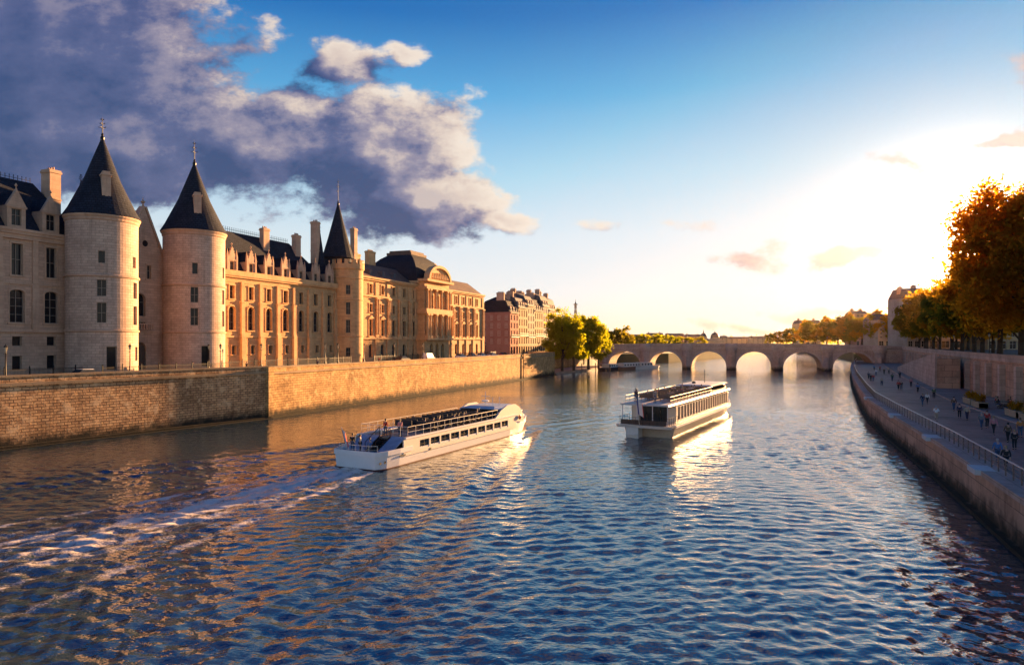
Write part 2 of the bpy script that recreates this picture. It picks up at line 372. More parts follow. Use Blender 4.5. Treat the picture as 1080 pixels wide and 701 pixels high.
alpha = w.m('MULTIPLY', w.step(D1, .0, .30), w.step(Y, .05, .2))
alpha = w.m('MULTIPLY', alpha, w.step(pv, .0, .12))
lit = w.m('MULTIPLY_ADD', w.m('SUBTRACT', D1, D2), 1.2, .40, clamp=True)
thick = w.step(D1, .1, 1.0)
lit = w.m('MULTIPLY', lit, w.m('MULTIPLY_ADD', thick, -.35, 1.))
lit = w.m('MULTIPLY', lit, w.step(pu, -6.5, -.6, .45, 1.))
ccol = w.ramp(lit, [(0, kc((52, 70, 118))), (.28, kc((92, 98, 140))), (.5, kc((156, 146, 164))), (.72, kc((226, 206, 192))), (1, kc((252, 236, 218)))])
ccol = w.mix(w.step(pu, .8, 3.5, 0, .75), ccol, kc((226, 205, 190)))
alpha = w.m('MULTIPLY', alpha, w.step(pu, .8, 3.5, .93, .75))
final = w.mix(alpha, skyc, ccol)
# faint high haze streaks near the horizon
w.l.new(final, BG.inputs['Color']); BG.inputs['Strength'].default_value = WSTR

# ------------------------------------------------------------------ river frame and the palace frame
RZ = math.atan2(.931, .365)              # the palace front runs 68.6 deg from X
def P2(s, v=0.): return (-100.2+.365*s+.931*v, .931*s-.365*v)    # s along the front, v towards the river
def s_of(px, v=0.):
    k = (px-540)/F; return (100.2-.931*v-.365*k*v)/(.365-.931*k)
def z_at(py, s, v=0.): return CAMH-(py-HY)*P2(s, v)[1]/F
def pl(s, v=0., z=0.): x, y = P2(s, v); return (x, y, z)
QZ = 7.0
WL_NEAR = [(-96, 11), (-56.8, 73.7), (-38.1, 103.7)]
WL_FAR = [(-38.1, 103.7), (15.4, 240.2)]
BANKL = [(15.4, 240.2), (26, 262), (38, 284), (44, 302)]
WALLR = [(-6, -50), (13.9, 0), (28.8, 37.3), (36.8, 56.6), (47.2, 83.2), (54.7, 101.6), (64.6, 122.6), (89, 173), (112, 219), (137, 267), (158, 306)]
PZ = 3.3
def wallr(Y, off=0.):
    for (x0, y0), (x1, y1) in zip(WALLR[:-1], WALLR[1:]):
        if Y <= y1 or (x1, y1) == WALLR[-1]:
            t = (Y-y0)/(y1-y0); d = Vector((x1-x0, y1-y0)).normalized(); return (x0+(x1-x0)*t+d.y*off, Y-d.x*off)
def gp(px, py, z):   # point at height z seen along a sight line (used only to measure positions once)
    d = (CAMH-z)*F/(py-HY); return ((px-540)*d/F, d)

# ------------------------------------------------------------------ windows
_wm = {}
def window(parent, w, h, loc, rz=0, style='cross', fm=FRAME_M, gm=GLASS, kids=True):
    key = (round(w, 2), round(h, 2), style, fm.name, gm.name)
    if key not in _wm:
        f = MB(); t = .07 if h < 3 else .09
        f.box(-w/2, w/2, 0, .08, 0, t); f.box(-w/2, w/2, 0, .08, h-t, h)
        f.box(-w/2, -w/2+t, 0, .08, t, h-t); f.box(w/2-t, w/2, 0, .08, t, h-t)
        if style != 'plain':
            f.box(-t/2, t/2, -.01, .07, t, h-t)
            nb = {'cross': [.62], 'bars': [.25, .5, .75], 'two': [.5], 'mull': [.33, .66]}[style]
            for k in nb:
                f.box(-w/2+t, -t/2, .005, .065, h*k-.03, h*k+.03); f.box(t/2, w/2-t, .005, .065, h*k-.03, h*k+.03)
        p = MB(); p.box(-w/2+.02, w/2-.02, .085, .11, .02, h-.02)
        _wm[key] = (f.mesh('window', fm), p.mesh('pane', gm))
    a, b = _wm[key]
    if kids == 'flat': # for things whose window would be a level too deep
        link('window_frame', a, parent, loc, rz); link('pane', b, parent, loc, rz); return
    o = link('window', a, parent, loc, rz); link('pane', b, o); return o
def plane_map(y0=0.): return lambda u, z, d: (u, y0+d, z)
def cyl_map(r, cx=0, cy=0): return lambda u, z, d: (cx+(r-d)*math.cos(u/r), cy+(r-d)*math.sin(u/r), z)
def facade_wall(parent, name, mat, x0, x1, z0, z1, ops, y0=0, depth=.45, back=8.):
    m = MB(); m.panel(x0, x1, z0, z1, ops, depth, plane_map(y0)); m.box(x0, x1, y0+depth, back, z0, z1-.004)
    return m.build(name, mat, parent)
def wins(parent, ops, y0=0, depth=.45, style='cross', fm=FRAME_M):
    for c, w_, a, b, r in ops: window(parent, w_, b-a, (c, y0+depth-.13, a), 0, style, fm)
def cresting(m, x0, x1, y, z, h=.55):
    m.box(x0, x1, y-.03, y+.03, z, z+.08); m.box(x0, x1, y-.02, y+.02, z+h*.55, z+h*.62)
    n = int((x1-x0)/.55)
    for i in range(n+1):
        x = x0+(x1-x0)*i/n; m.box(x-.03, x+.03, y-.025, y+.025, z+.08, z+h); m.lathe([(0, z+h-.05), (.09, z+h+.03), (0, z+h+.16)], x, y, 4)
def finial(m, cx, cy, z, h, s=1.):
    m.lathe([(.26*s, z-.2), (.3*s, z+.1), (.12*s, z+.35), (.2*s, z+.5), (.07*s, z+.75), (.05*s, z+h*.7), (0, z+h)], cx, cy, 8)
    for zz, r in ((.45, .5), (.62, .34), (.8, .22)):
        for a in range(4):
            c, sn = math.cos(a*PI/2+.4), math.sin(a*PI/2+.4)
            m.tube((cx, cy, z+h*zz), (cx+c*r*s, cy+sn*r*s, z+h*zz+.12), .035*s, n=4)
            m.lathe([(0, z+h*zz+.05), (.08*s, z+h*zz+.14), (0, z+h*zz+.26)], cx+c*r*s, cy+sn*r*s, 4)
def chimney(parent, x, y, z0, z1, wx, wy, mat=TRIM):
    m = MB(); m.box(x-wx/2, x+wx/2, y-wy/2, y+wy/2, z0, z1-.5); m.box(x-wx/2-.12, x+wx/2+.12, y-wy/2-.12, y+wy/2+.12, z1-.5, z1-.25)
    m.box(x-wx/2-.04, x+wx/2+.04, y-wy/2-.04, y+wy/2+.04, z1-.25, z1); m.box(x-wx/2-.07, x+wx/2+.07, y-wy/2-.07, y+wy/2+.07, z0+(z1-z0)*.45, z0+(z1-z0)*.45+.2)
    o = m.build('chimney', mat, parent); p = MB(); n = max(2, int(max(wx, wy)/.5))
    for i in range(n):
        t = (i+.5)/n-.5
        cx, cy = (x+t*wx*.8, y) if wx >= wy else (x, y+t*wy*.8)
        p.lathe([(.12, z1), (.16, z1+.05), (.11, z1+.45), (0, z1+.45)], cx, cy, 8)
    p.build('chimney_pot', plain('terracotta', (.32, .14, .08)), o); return o
def gothic_dormer(parent, x, z, w=1.9, h=3.1, gh=2.6, y0=0.05, ww=.95, big=True):
    m = MB(); hw = w/2
    ops = [(x, ww, z+.45, z+h-.35, 0)]
    m.panel(x-hw, x+hw, z, z+h, ops, .35, plane_map(y0)); m.box(x-hw, x+hw, y0+.35, y0+2.2, z, z+h)
    m.xz([(x-hw-.1, z+h+.003), (x+hw+.1, z+h+.003), (x, z+h+gh)], y0-.06, y0+.4)
    m.box(x-hw-.15, x+hw+.15, y0-.12, y0+.3, z+h-.22, z+h)
    if big:
        for sx in (-1, 1):
            m.box(x+sx*(hw+.18)-.17, x+sx*(hw+.18)+.17, y0-.14, y0+.22, z-.3, z+h+.5)
            m.frus((x+sx*(hw+.18)-.17, x+sx*(hw+.18)+.17, y0-.14, y0+.22), z+h+.5, (x+sx*(hw+.18)-.02, x+sx*(hw+.18)+.02, y0+.02, y0+.06), z+h+1.9)
        n = 5
        for i in range(1, n):       # crockets
            t = i/n
            for sx in (-1, 1): m.box(x+sx*(hw+.1)*(1-t)-.09, x+sx*(hw+.1)*(1-t)+.09, y0-.05, y0+.2, z+h+gh*t-.02, z+h+gh*t+.22)
    m.lathe([(.1, z+h+gh-.15), (.05, z+h+gh+.3), (.2, z+h+gh+.45), (0, z+h+gh+.8)], x, y0+.12, 6)
    o = m.build('dormer', TRIM, parent)
    r = MB(); r.yz([(y0+.4, z+h+.0), (y0+4.5, z+h), (y0+4.5, z+h+.05), (y0+.4, z+h+.05)], x-hw, x+hw) if 0 else None
    vs = [(x-hw-.05, y0+.4, z+h+.01), (x+hw+.05, y0+.4, z+h+.01), (x, y0+.4, z+h+gh-.35), (x-hw-.05, y0+2.2, z+h+.01), (x+hw+.05, y0+2.2, z+h+.01), (x, y0+4.6, z+h+gh-.35)]
    r.add(vs, [(0, 1, 2), (5, 4, 3), (0, 2, 5, 3), (1, 4, 5, 2)]); r.build('dormer_roof', SLATE, o)
    window(o, ww, h-.8, (x, y0+.22, z+.45), 0, 'cross', kids='flat'); return o

# ================================================================== LEFT BANK GROUND
land = WL_NEAR+WL_FAR[1:]+[(6.4, 243.7), (30, 300), (40, 330), (80, 480), (150, 800), (-900, 900), (-900, -60), (-140, -60)]
def terrain(name, poly, z0, z1, mat):
    m = MB(); n = len(poly); m.prism(poly, z0, z1); return struct(name, m, mat)
def inset(pts, o):    # shift a polyline left/right a little so land never lies in the wall faces
    return [(p[0]-o*.9, p[1]+o*.4) for p in pts]
terrain('quay_road', inset(WL_NEAR+WL_FAR[1:], .5)+land[4:], -3, QZ, ASPH)
m = MB(); m.sweep(inset(WL_NEAR+WL_FAR[1:], .52), -3.6, 0, QZ-.2, QZ+.13); struct('quay_pavement', m, PAVE)
m = MB(); m.sweep([P2(60, 5.2), P2(300, 5.2)], -5.6, 0, QZ-.2, QZ+.12); struct('palace_pavement', m, PAVE)
m = MB(); m.sweep([P2(60, 13.4), P2(268, 13.2)], -.06, .06, QZ-.1, QZ+.005)
struct('road_marking', m, plain('road_paint', (.7, .68, .62), .7))
terrain('ground', [(-6000, -200), (6000, -200), (6000, 7000), (-6000, 7000)], -4, -2.2, GRASSM)

# quay walls ---------------------------------------------------------
def quay_wall(pts, mat, label, ztop, old=False):
    t = thing('quay_wall', label, 'quay wall', (0, 0, 0))
    m = MB(); m.sweep(pts, -1.3, 0, -2.0, ztop-1.15)
    m.build('wall_face', mat, t)
    m = MB(); m.sweep(pts, -1.1, .22, ztop-1.15, ztop-.8); m.build('string_course', COPE, t)
    m = MB(); m.sweep(pts, -.62, .06, ztop-.8, ztop-.16); m.build('parapet', mat, t)
    m = MB(); m.sweep(pts, -.72, .16, ztop-.16, ztop+.04); m.build('coping', COPE, t)
    m = MB(); m.sweep(pts, 0, .55, -2., .32); m.sweep(pts, .55, .9, -2., .06); m.build('footing', QUAY_OLD, t)
    return t
qw1 = quay_wall(WL_NEAR, QUAY_OLD, 'weathered brown stone quay wall nearest on the left, below the two round towers', 8.15, True)
qw2 = quay_wall(WL_FAR, QUAY, 'golden sunlit stone quay wall running from the wall corner to the tall green trees', 8.0)
m = MB(); x, y = WL_FAR[0]
m.prism([(x+.3, y-.6), (x+.75, y+.55), (x-.6, y+1.1), (x-1.1, y-.1)], -2, 8.05); m.build('corner_pier', QUAY, qw2)
m = MB(); px_, py_ = 3.4, 209.2
m.box(px_+.05, px_+.3, py_-.12, py_+.12, -1, 9.6); dp = m.build('depth_gauge', IRON, None)
tag(dp, 'thin dark vertical mooring pole fixed against the sunlit quay wall', 'pole')

# ================================================================== PALACE
def surrounds(par, ops, mat, y0=0, t=.18, p=.07):
    for o_ in ops: m = MB(); stone_win_surround(m, [o_], y0, t, p); m.build('window_surround', mat, par)
def stone_win_surround(m, ops, y0=0, t=.18, p=.07):
    for c, w_, a, b, r in ops:
        m.box(c-w_/2-t, c-w_/2-.002, y0-p, y0+.05, a-.02, b); m.box(c+w_/2+.002, c+w_/2+t, y0-p, y0+.05, a-.02, b)
        m.box(c-w_/2-t-.08, c+w_/2+t+.08, y0-p-.1, y0+.06, a-.2, a-.022)
        if r <= 0: m.box(c-w_/2-t-.05, c+w_/2+t+.05, y0-p-.06, y0+.05, b+.002, b+.22)
        else:
            K = 8; zs = b-r
            for i in range(K):
                a0, a1 = PI*i/K, PI*(i+1)/K
                f = lambda A, e: (c-(w_/2+e)*math.cos(A), zs+(r+e)*math.sin(A))
                m.xz([f(a0, .0), f(a1, .0), f(a1, t*1.3), f(a0, t*1.3)][::-1], y0-p-.03, y0-.003)
# --- nearest wing on the left
t = thing('palace_wing', 'shaded pale stone palace wing with two steep dormers at the left picture edge', 'building', pl(80, 0, 0), RZ)
cx = [s-80 for s in (85.6, 90.1, 94.6, 99.1)]; L1 = 104.8-80
small = [(c, 1.25, 11.4, 12.7, 0) for c in cx]; low = [(c, 1.25, 8.2, 10.1, 0) for c in cx]
tall = [(c, 1.9, 14.5, 18.9, .45) for c in cx]; up = [(c, 1.45, 20.8, 25.0, 0) for c in cx]
facade_wall(t, 'wall', LIME, 0, L1, QZ-.3, 26.2, small+low+tall+up, back=12)
wins(t, small, style='plain'); wins(t, low, style='plain'); wins(t, tall, style='bars'); wins(t, up, style='two')
surrounds(t, tall+up, TRIM)
m = MB(); m.box(0, L1, -.3, -.003, 13.25, 13.6); m.box(0, L1, -.16, -.003, 19.6, 19.85); m.build('string_course', TRIM, t)
m = MB(); m.box(-.2, L1, -.55, .3, 26.2, 26.6); m.box(-.2, L1, -.35, .2, 25.6, 26.196); m.box(-.2, L1, -.7, .25, 26.6, 26.95); m.build('cornice', TRIM, t)
for c in [(cx[i]+cx[i+1])/2 for i in range(3)]+[cx[-1]+2.25, cx[0]-2.2]:
    m = MB(); m.box(c-.42, c+.42, -.34, -.003, 13.6, 19.6); m.box(c-.36, c+.36, -.26, -.003, 19.85, 25.6); m.build('pilaster', TRIM, t)
m = MB(); m.frus((-1, L1-.6, .35, 13), 26.95, (2, L1-4.2, 6.2, 7.4), 34.8); rf = m.build('roof', SLATE, t)
m = MB(); cresting(m, 2, L1-4.2, 6.8, 34.8, .7); m.build('roof_cresting', IRON, t)
for c in cx: gothic_dormer(t, c, 26.95, 2.3, 3.0, 2.3, .1, 1.25, False)
chimney(t, L1-2.4, 5.0, 29, 37.0, 1.6, 1.9)
m = MB(); m.lathe([(.9, 26.95), (.9, 30.5), (1.1, 30.6), (.05, 35.2), (0, 35.2)], L1-.6, 1.2, 8); finial(m, L1-.6, 1.2, 35.0, 1.6, .6); m.build('pinnacle', SLATE, t)

# --- round towers
def round_tower(label, cs, cv, r, zt, za, zf, winlist, door):
    x, y = P2(cs, cv); t = thing('round_tower', label, 'tower', (x, y, 0), RZ, 'round stone towers with slate cones')
    # window angle: seen from the camera; local angles measured in the palace frame
    cam_a = math.atan2(-y, -x)-RZ
    ops = []
    for off, w_, a, b, rise, st in winlist: ops.append(((cam_a+off)*r, w_, a, b, rise, st))
    U0 = (cam_a-PI)*r; U1 = (cam_a+PI)*r
    m = MB(); m.panel(U0, U1, QZ-.3, zt, [o[:5] for o in ops], .6, cyl_map(r), .45, False)
    m.lathe([(r-.6, QZ-.3), (r-.6, zt)], 0, 0, 48); m.build('wall', LIME_T, t)
    for (u, w_, a, b, rise, st) in ops:
        A = u/r; rr = math.sqrt((r-.30)**2-(w_/2)**2); o = window(t, w_, b-a, (rr*math.cos(A), rr*math.sin(A), a), A+PI/2, st)
    for zc, pr in ((13.5, .16), (21.2, .2)):
        m = MB(); m.lathe([(r-.02, zc-.22), (r+pr, zc-.12), (r+pr, zc+.1), (r-.02, zc+.2)], 0, 0, 56); m.build('string_course', TRIM, t)
    m = MB(); m.lathe([(r-.02, zt-.75), (r+.12, zt-.6), (r+.14, zt-.3), (r+.32, zt-.08), (r+.32, zt+.12), (r-.1, zt+.13)], 0, 0, 56); m.build('cornice', TRIM, t)
    m = MB(); m.lathe([(r+.32, zt+.1), (r+.42, zt+.16), (r-.25, zt+1.3), (r*.52, zt+(za-zt)*.47), (.14, za), (0, za)], 0, 0, 40); m.build('roof', SLATE, t, smooth=False)
    m = MB(); finial(m, 0, 0, za, zf-za, 1.0); m.build('finial', IRON, t)
    # tall stone dormer-chimney half way up the cone
    A = cam_a+.02; d = r*.66; q = MB()
    h0 = zt+1.1; h1 = zt+(za-zt)*.52
    for rot in (0,):
        q.box(d-1.2, d+.55, -.55, .55, h0-.6, h1-.4); q.box(d-1.3, d+.67, -.67, .67, h1-.4, h1-.15); q.box(d-1.1, d+.45, -.45, .45, h1-.15, h1+.25)
        q.box(d-1.2, d+.63, -.63, .63, h0+.4, h0+.65); q.box(d+.551, d+.60, -.18, .18, h0+1.2, h0+2.6)
    ch = q.build('chimney', TRIM, t); ch.rotation_euler.z = A+.12
    return t
def twin(a): return a
tw1 = [(-.02, .85, 22.9, 24.6, 0, 'plain'), (1.06, .8, 22.6, 24.2, 0, 'plain'), (-.02, 1.15, 18.3, 20.6, 0, 'two'), (1.12, 1.1, 18.2, 20.5, 0, 'two'), (-.02, 1.15, 14.6, 17.4, 0, 'two'), (1.12, 1.1, 14.4, 17.1, 0, 'two'), (.25, 1.3, 8.0, 11.3, 0, 'plain'), (1.2, .9, 9.2, 11.2, 0, 'plain')]
round_tower('nearer and larger round stone tower with slate cone, left of the pointed gable', s_of(108, 3), 3.0, 4.55, 29.6, 41.4, 44.6, tw1, True)
tw2 = [(.02, .85, 22.9, 24.7, 0, 'plain'), (1.2, .8, 22.6, 24.4, 0, 'plain'), (.0, 1.15, 18.3, 20.8, 0, 'two'), (1.2, 1.05, 18.2, 20.6, 0, 'two'), (.0, 1.15, 14.6, 17.4, 0, 'two'), (1.2, 1.05, 14.5, 17.1, 0, 'two'), (.36, 1.3, 8.0, 11.3, 0, 'plain')]
round_tower('second round stone tower with slate cone, between the gable and the long sunlit wing', s_of(205, 3), 3.0, 4.75, 30.0, 41.8, 45.9, tw2, False)

# --- gabled hall between the towers
s0 = s_of(108, 3)+3.2; s1 = s_of(205, 3)-3.4; t = thing('gabled_hall', 'narrow stone gable with rose window and arched doorway between the two round towers', 'building', pl(s0, .2, 0), RZ)
Lg = s1-s0; mid = Lg*.62
mg = mid; mid = Lg*.5
ops = [(mid+.3, 1.9, 16.0, 19.6, .95), (mid+.4, 2.0, 7.6, 11.9, 1.), (mid+1.9, .8, 22.0, 24.2, 0), (mid+.7, 1.1, 14.0, 15.1, 0)]
facade_wall(t, 'wall', LIME, 0, Lg, QZ-.3, 24.6, ops, back=14)
wins(t, ops[:1]+ops[2:]); m = MB(); m.box(mid+.4-1.0, mid+.4+1.0, .3, .4, 7.6, 11.8); [m.box(mid-.6+.4*i, mid-.56+.4*i, .27, .3, 7.6, 11.5) for i in range(6)]; m.build('door', DWOOD, t)
mid2 = mid; mid = mg
m = MB(); m.xz([(0, 24.604), (Lg, 24.604), (mid, 33.2)], 0, .8)
m.tube((mid, -.06, 27.6), (mid, -.001, 27.6), .75, .75, 16); m.build('gable', LIME, t)
m = MB(); m.tube((mid, -.09, 27.6), (mid, -.062, 27.6), .5, .5, 14); m.build('rose_window', GLASS, t)
m = MB()
for (ax, az), (bx, bz) in (((-.15, 24.7), (mid, 33.4)), ((Lg+.15, 24.7), (mid, 33.4))):
    n_ = Vector((bx-ax, bz-az)).normalized(); e = Vector((-n_.y, n_.x))*.3 if ax < bx else Vector((n_.y, -n_.x))*.3
    pts = [(ax, az), (bx, bz), (bx+e.x, bz+e.y), (ax+e.x, az+e.y)]
    if ax < bx: pass
    m.xz(pts if ax < bx else pts[::-1], -.15, .95)
m.lathe([(.25, 33.2), (.12, 34.), (.4, 34.25), (.1, 34.5), (0, 35.1)], mid, .4, 6); m.build('gable_coping', TRIM, t)
m = MB(); m.yz([(.8, 0), (14, 0), (14, .1), (.8, .1)], 0, .01); m = MB()
m.add([(0, .8, 24.61), (Lg, .8, 24.61), (mid, .8, 33), (0, 14, 24.61), (Lg, 14, 24.61), (mid, 14, 33)], [(0, 1, 2), (5, 4, 3), (0, 2, 5, 3), (1, 4, 5, 2), (0, 3, 4, 1)]); m.build('roof', SLATE, t)
mid = mid2
surrounds(t, ops[:1]+ops[2:], TRIM)
m = MB(); m.box(0, Lg, -.2, -.003, 13.3, 13.64); m.build('string_course', TRIM, t); m = MB(); m.box(mid-1.41, mid+2.21, -.91, -.21, 13.645, 13.66) if 0 else None
if 0: m.box(0, Lg, -.2, -.003, 13.3, 13.65); m.box(mid-1.4, mid+2.2, -.9, -.003, 13.66, 13.85)
for i in range(9): m.box(mid-1.35+.42*i, mid-1.2+.42*i, -.85, -.7, 13.85, 14.7)
m.box(mid-1.4, mid+2.2, -.9, -.65, 14.7, 14.85); m.build('balcony', TRIM, t)

# --- long gothic wing
s0 = s_of(205, 3)+3.9; LG = 164.0-s0
t = thing('gothic_wing', 'long sunlit stone wing with seven pointed dormers on its slate roof', 'building', pl(s0, 0, 0), RZ)
cx = [132.2+4.85*i-s0 for i in range(7)]
tall = [(c, 1.75, 14.1, 18.6, .85) for c in cx]; up = [(c, 1.25, 19.95, 22.4, 0) for c in cx]; low = [(c+.5, 1.0, 9.6, 11.2, 0) for c in cx[::1]]
facade_wall(t, 'wall', CLASSIC, 0, LG, QZ-.3, 23.9, tall+up+low, depth=.6, back=12)
wins(t, tall, depth=.6, style='mull'); wins(t, up, depth=.6); wins(t, low, depth=.6, style='plain')
surrounds(t, tall+up+low, CLASSIC_T, p=.1)
for c in [cx[0]-2.42]+[(a+b)/2 for a, b in zip(cx[:-1], cx[1:])]+[cx[-1]+2.0]:
    m = MB(); m.box(c-.5, c+.5, -.62, -.003, QZ, 13.0); m.frus((c-.5, c+.5, -.62, -.003), 13.0, (c-.42, c+.42, -.45, -.003), 13.6)
    m.box(c-.42, c+.42, -.45, -.003, 13.6, 19.3); m.box(c-.52, c+.52, -.55, -.003, 19.3, 19.6); m.box(c-.3, c+.3, -.3, -.003, 19.6, 23.2); m.build('buttress', CLASSIC_T, t)
m = MB(); m.box(0, LG, -.22, -.004, 12.75, 13.05); m.box(0, LG, -.12, -.004, 23.0, 23.2); m.build('string_course', CLASSIC_T, t)
m = MB(); m.box(0, LG, -.45, .3, 23.9, 24.2); m.box(0, LG, -.65, .3, 24.2, 24.5); m.box(0, LG, -.6, -.45, 24.5, 25.2)
m.build('cornice', CLASSIC_T, t)
m = MB(); m.frus((0, LG-1, .3, 12), 24.5, (1.5, LG-9.5, 5.6, 6.6), 33.5); m.build('roof', SLATE, t)
m = MB(); cresting(m, 1.5, LG-9.5, 6.1, 33.5, .9); m.build('roof_cresting', IRON, t)
for c in cx: gothic_dormer(t, c, 24.5, 1.9, 2.7, 2.4, -.05, 1.0)
chimney(t, s_of(279, -4.5)-s0, 4.5, 28, z_at(241, s_of(279, -4.5), -4.5), 1.7, 1.1); chimney(t, s_of(312.5, -4.5)-s0, 4.5, 28, z_at(248, s_of(312.5, -4.5), -4.5), 1.7, 1.1)
m = MB(); m.lathe([(.9, 24.6), (.9, 29), (1.25, 29.1), (.05, 37.4), (0, 37.4)], LG-2.2, 3.0, 8); finial(m, LG-2.2, 3.0, 37.2, 1.4, .5); m.build('turret', SLATE, t)

# --- crenellated round tower with pointed cone
ss = 167.3; t = thing('crenellated_tower', 'slim stone tower with battlements and a dark pointed cone between two tall chimneys', 'tower', pl(ss, .6, 0), RZ)
r = 3.6; x, y = P2(ss, .6); ca = math.atan2(-y, -x)-RZ
ops = [((ca+.05)*r, 1.0, a, b, 0) for a, b in ((22.8, 25.0), (18.2, 21.0), (14.0, 17.0), (8.6, 10.6))]
m = MB(); m.panel((ca-PI)*r, (ca+PI)*r, QZ-.3, 29.5, ops, .5, cyl_map(r), .45, False); m.lathe([(r-.5, QZ-.3), (r-.5, 29.5), (0, 29.5)], 0, 0, 40); m.box(-r+.1, r-.1, .5, 6, QZ-.3, 29.4)
m.build('wall', CLASSIC, t)
for u, w_, a, b, _ in ops:
    A = u/r; window(t, w_, b-a, ((r-.3)*math.cos(A), (r-.3)*math.sin(A), a), A+PI/2, 'two')
for zc in (13.2, 21.6, 26.6):
    m = MB(); m.lathe([(r-.02, zc-.15), (r+.15, zc-.05), (r+.15, zc+.1), (r-.02, zc+.2)], 0, 0, 40); m.build('string_course', CLASSIC_T, t)
m = MB(); m.lathe([(r-.05, 28.4), (r+.3, 28.8), (r+.32, 29.9), (r-.1, 29.9), (r-.1, 29.45)], 0, 0, 40)
for i in range(14):
    a = 2*PI*i/14; c, sn = math.cos(a), math.sin(a); m.box(r-.1, r+.32, -.42, .42, 29.9, 30.9) if 0 else m.lathe([(r-.1, 29.9), (r+.32, 29.9), (r+.32, 30.9), (r-.1, 30.9), (r-.1, 29.9)], 0, 0, 3, a, a+.24)
m.build('battlement', CLASSIC_T, t)
m = MB(); m.lathe([(3.2, 29.3), (3.2, 31.4), (3.75, 31.5), (2.35, 36.2), (.12, 44.6), (0, 44.6)], 0, 2.6, 16); m.build('roof', SLATE, t)
m = MB(); finial(m, 0, 2.6, 44.4, 6.4, 1.0); m.build('finial', IRON, t)
c1 = s_of(332.5, -3.5)-ss; chimney(t, c1, 4.1, 27, 39.2, 1.3, 1.6); c2 = s_of(373.2, -2.)-ss; chimney(t, c2, 2.6, 28.6, 39.6, 1.3, 1.2)

# --- classical wings
def classical_wing(label, s0, s1, cxs, doors):
    t = thing('classical_wing', label, 'building', pl(s0, 0, 0), RZ); L = s1-s0
    c = [x-s0 for x in cxs]
    A = [(x, 1.35, 24.0, 26.3, 0) for x in c]; B = [(x, 1.3, 19.3, 21.4, 0) for x in c]; C = [(x, 1.55, 13.4, 17.5, 0) for x in c]; D = [(x, 1.7, 8.0 if i != doors else 7.1, 11.3, .8) for i, x in enumerate(c)]
    facade_wall(t, 'wall', CLASSIC, 0, L, QZ-.3, 27.6, A+B+C+D, depth=.55, back=13)
    for o in (A, B, D): wins(t, o, depth=.55)
    wins(t, C, depth=.55, style='mull')
    surrounds(t, A+B, CLASSIC_T, p=.12, t=.24)
    for o_ in C:
        x, w_, a, b, r_ = o_; m = MB(); stone_win_surround(m, [o_], p=.12, t=.24); m.xz([(x-1.25, b+.225), (x+1.25, b+.225), (x, b+1.05)], -.35, -.003); m.box(x-1.1, x+1.1, -.45, -.003, a-.5, a-.205)
        m.build('window_surround', CLASSIC_T, t)
    e = [.55]+[(a+b)/2 for a, b in zip(c[:-1], c[1:])]+[L-.55]
    for x in e:
        m = MB(); m.box(x-.75, x+.75, -.32, -.003, 13.0, 13.8)
        for dx in (-.42, .42): m.lathe([(.3, 13.8), (.27, 14), (.25, 22.3), (.36, 22.7)], x+dx, -.3, 10)
        m.box(x-.8, x+.8, -.68, -.003, 22.7, 23.1); m.box(x-.7, x+.7, -.2, -.003, 23.1, 26.9); m.build('pilaster', CLASSIC_T, t)
        m = MB(); m.box(x-.9, x+.9, -.25, -.004, QZ, 12.6); m.build('pier', CLASSIC, t)
    m = MB(); m.box(0, L, -.55, -.005, 12.6, 12.98); m.box(0, L, -.3, -.005, 23.12, 23.5); m.build('string_course', CLASSIC_T, t)
    m = MB(); m.box(0, L, -.5, .2, 27.2, 27.6); m.box(0, L, -.85, .25, 27.6, 28.05); m.build('cornice', CLASSIC_T, t)
    m = MB(); m.frus((0, L, .25, 13), 28.05, (.3, L-.3, 6., 8), 32.3); m.build('roof', TILE, t)
    return t
t = classical_wing('golden stone classical wing directly right of the crenellated tower', 171.3, 200.5, [177.9+5.4*i for i in range(5)], 2)
for x in (4, 9, 15, 20.5):
    m = MB(); m.box(x-.5, x+.5, 1.6, 3.2, 28.9, 30.3); o = m.build('skylight', ZINC, t)
chimney(t, 8, 6.8, 30, 34.6, 6.5, 1.3, CLASSIC_T); chimney(t, 20, 9, 30, 36.6, 3.2, 1.3, CLASSIC_T)
t = classical_wing('far golden stone classical wing right of the curved pediment, ending at the rose brick house', 215.6, 247.3, [220.6+5.3*i for i in range(5)], 9)
chimney(t, 4.5, 5.5, 30, 36.2, 1.6, 2.2, CLASSIC_T); chimney(t, 8.6, 5.8, 30, 35.2, 2.8, 1.2, CLASSIC_T)
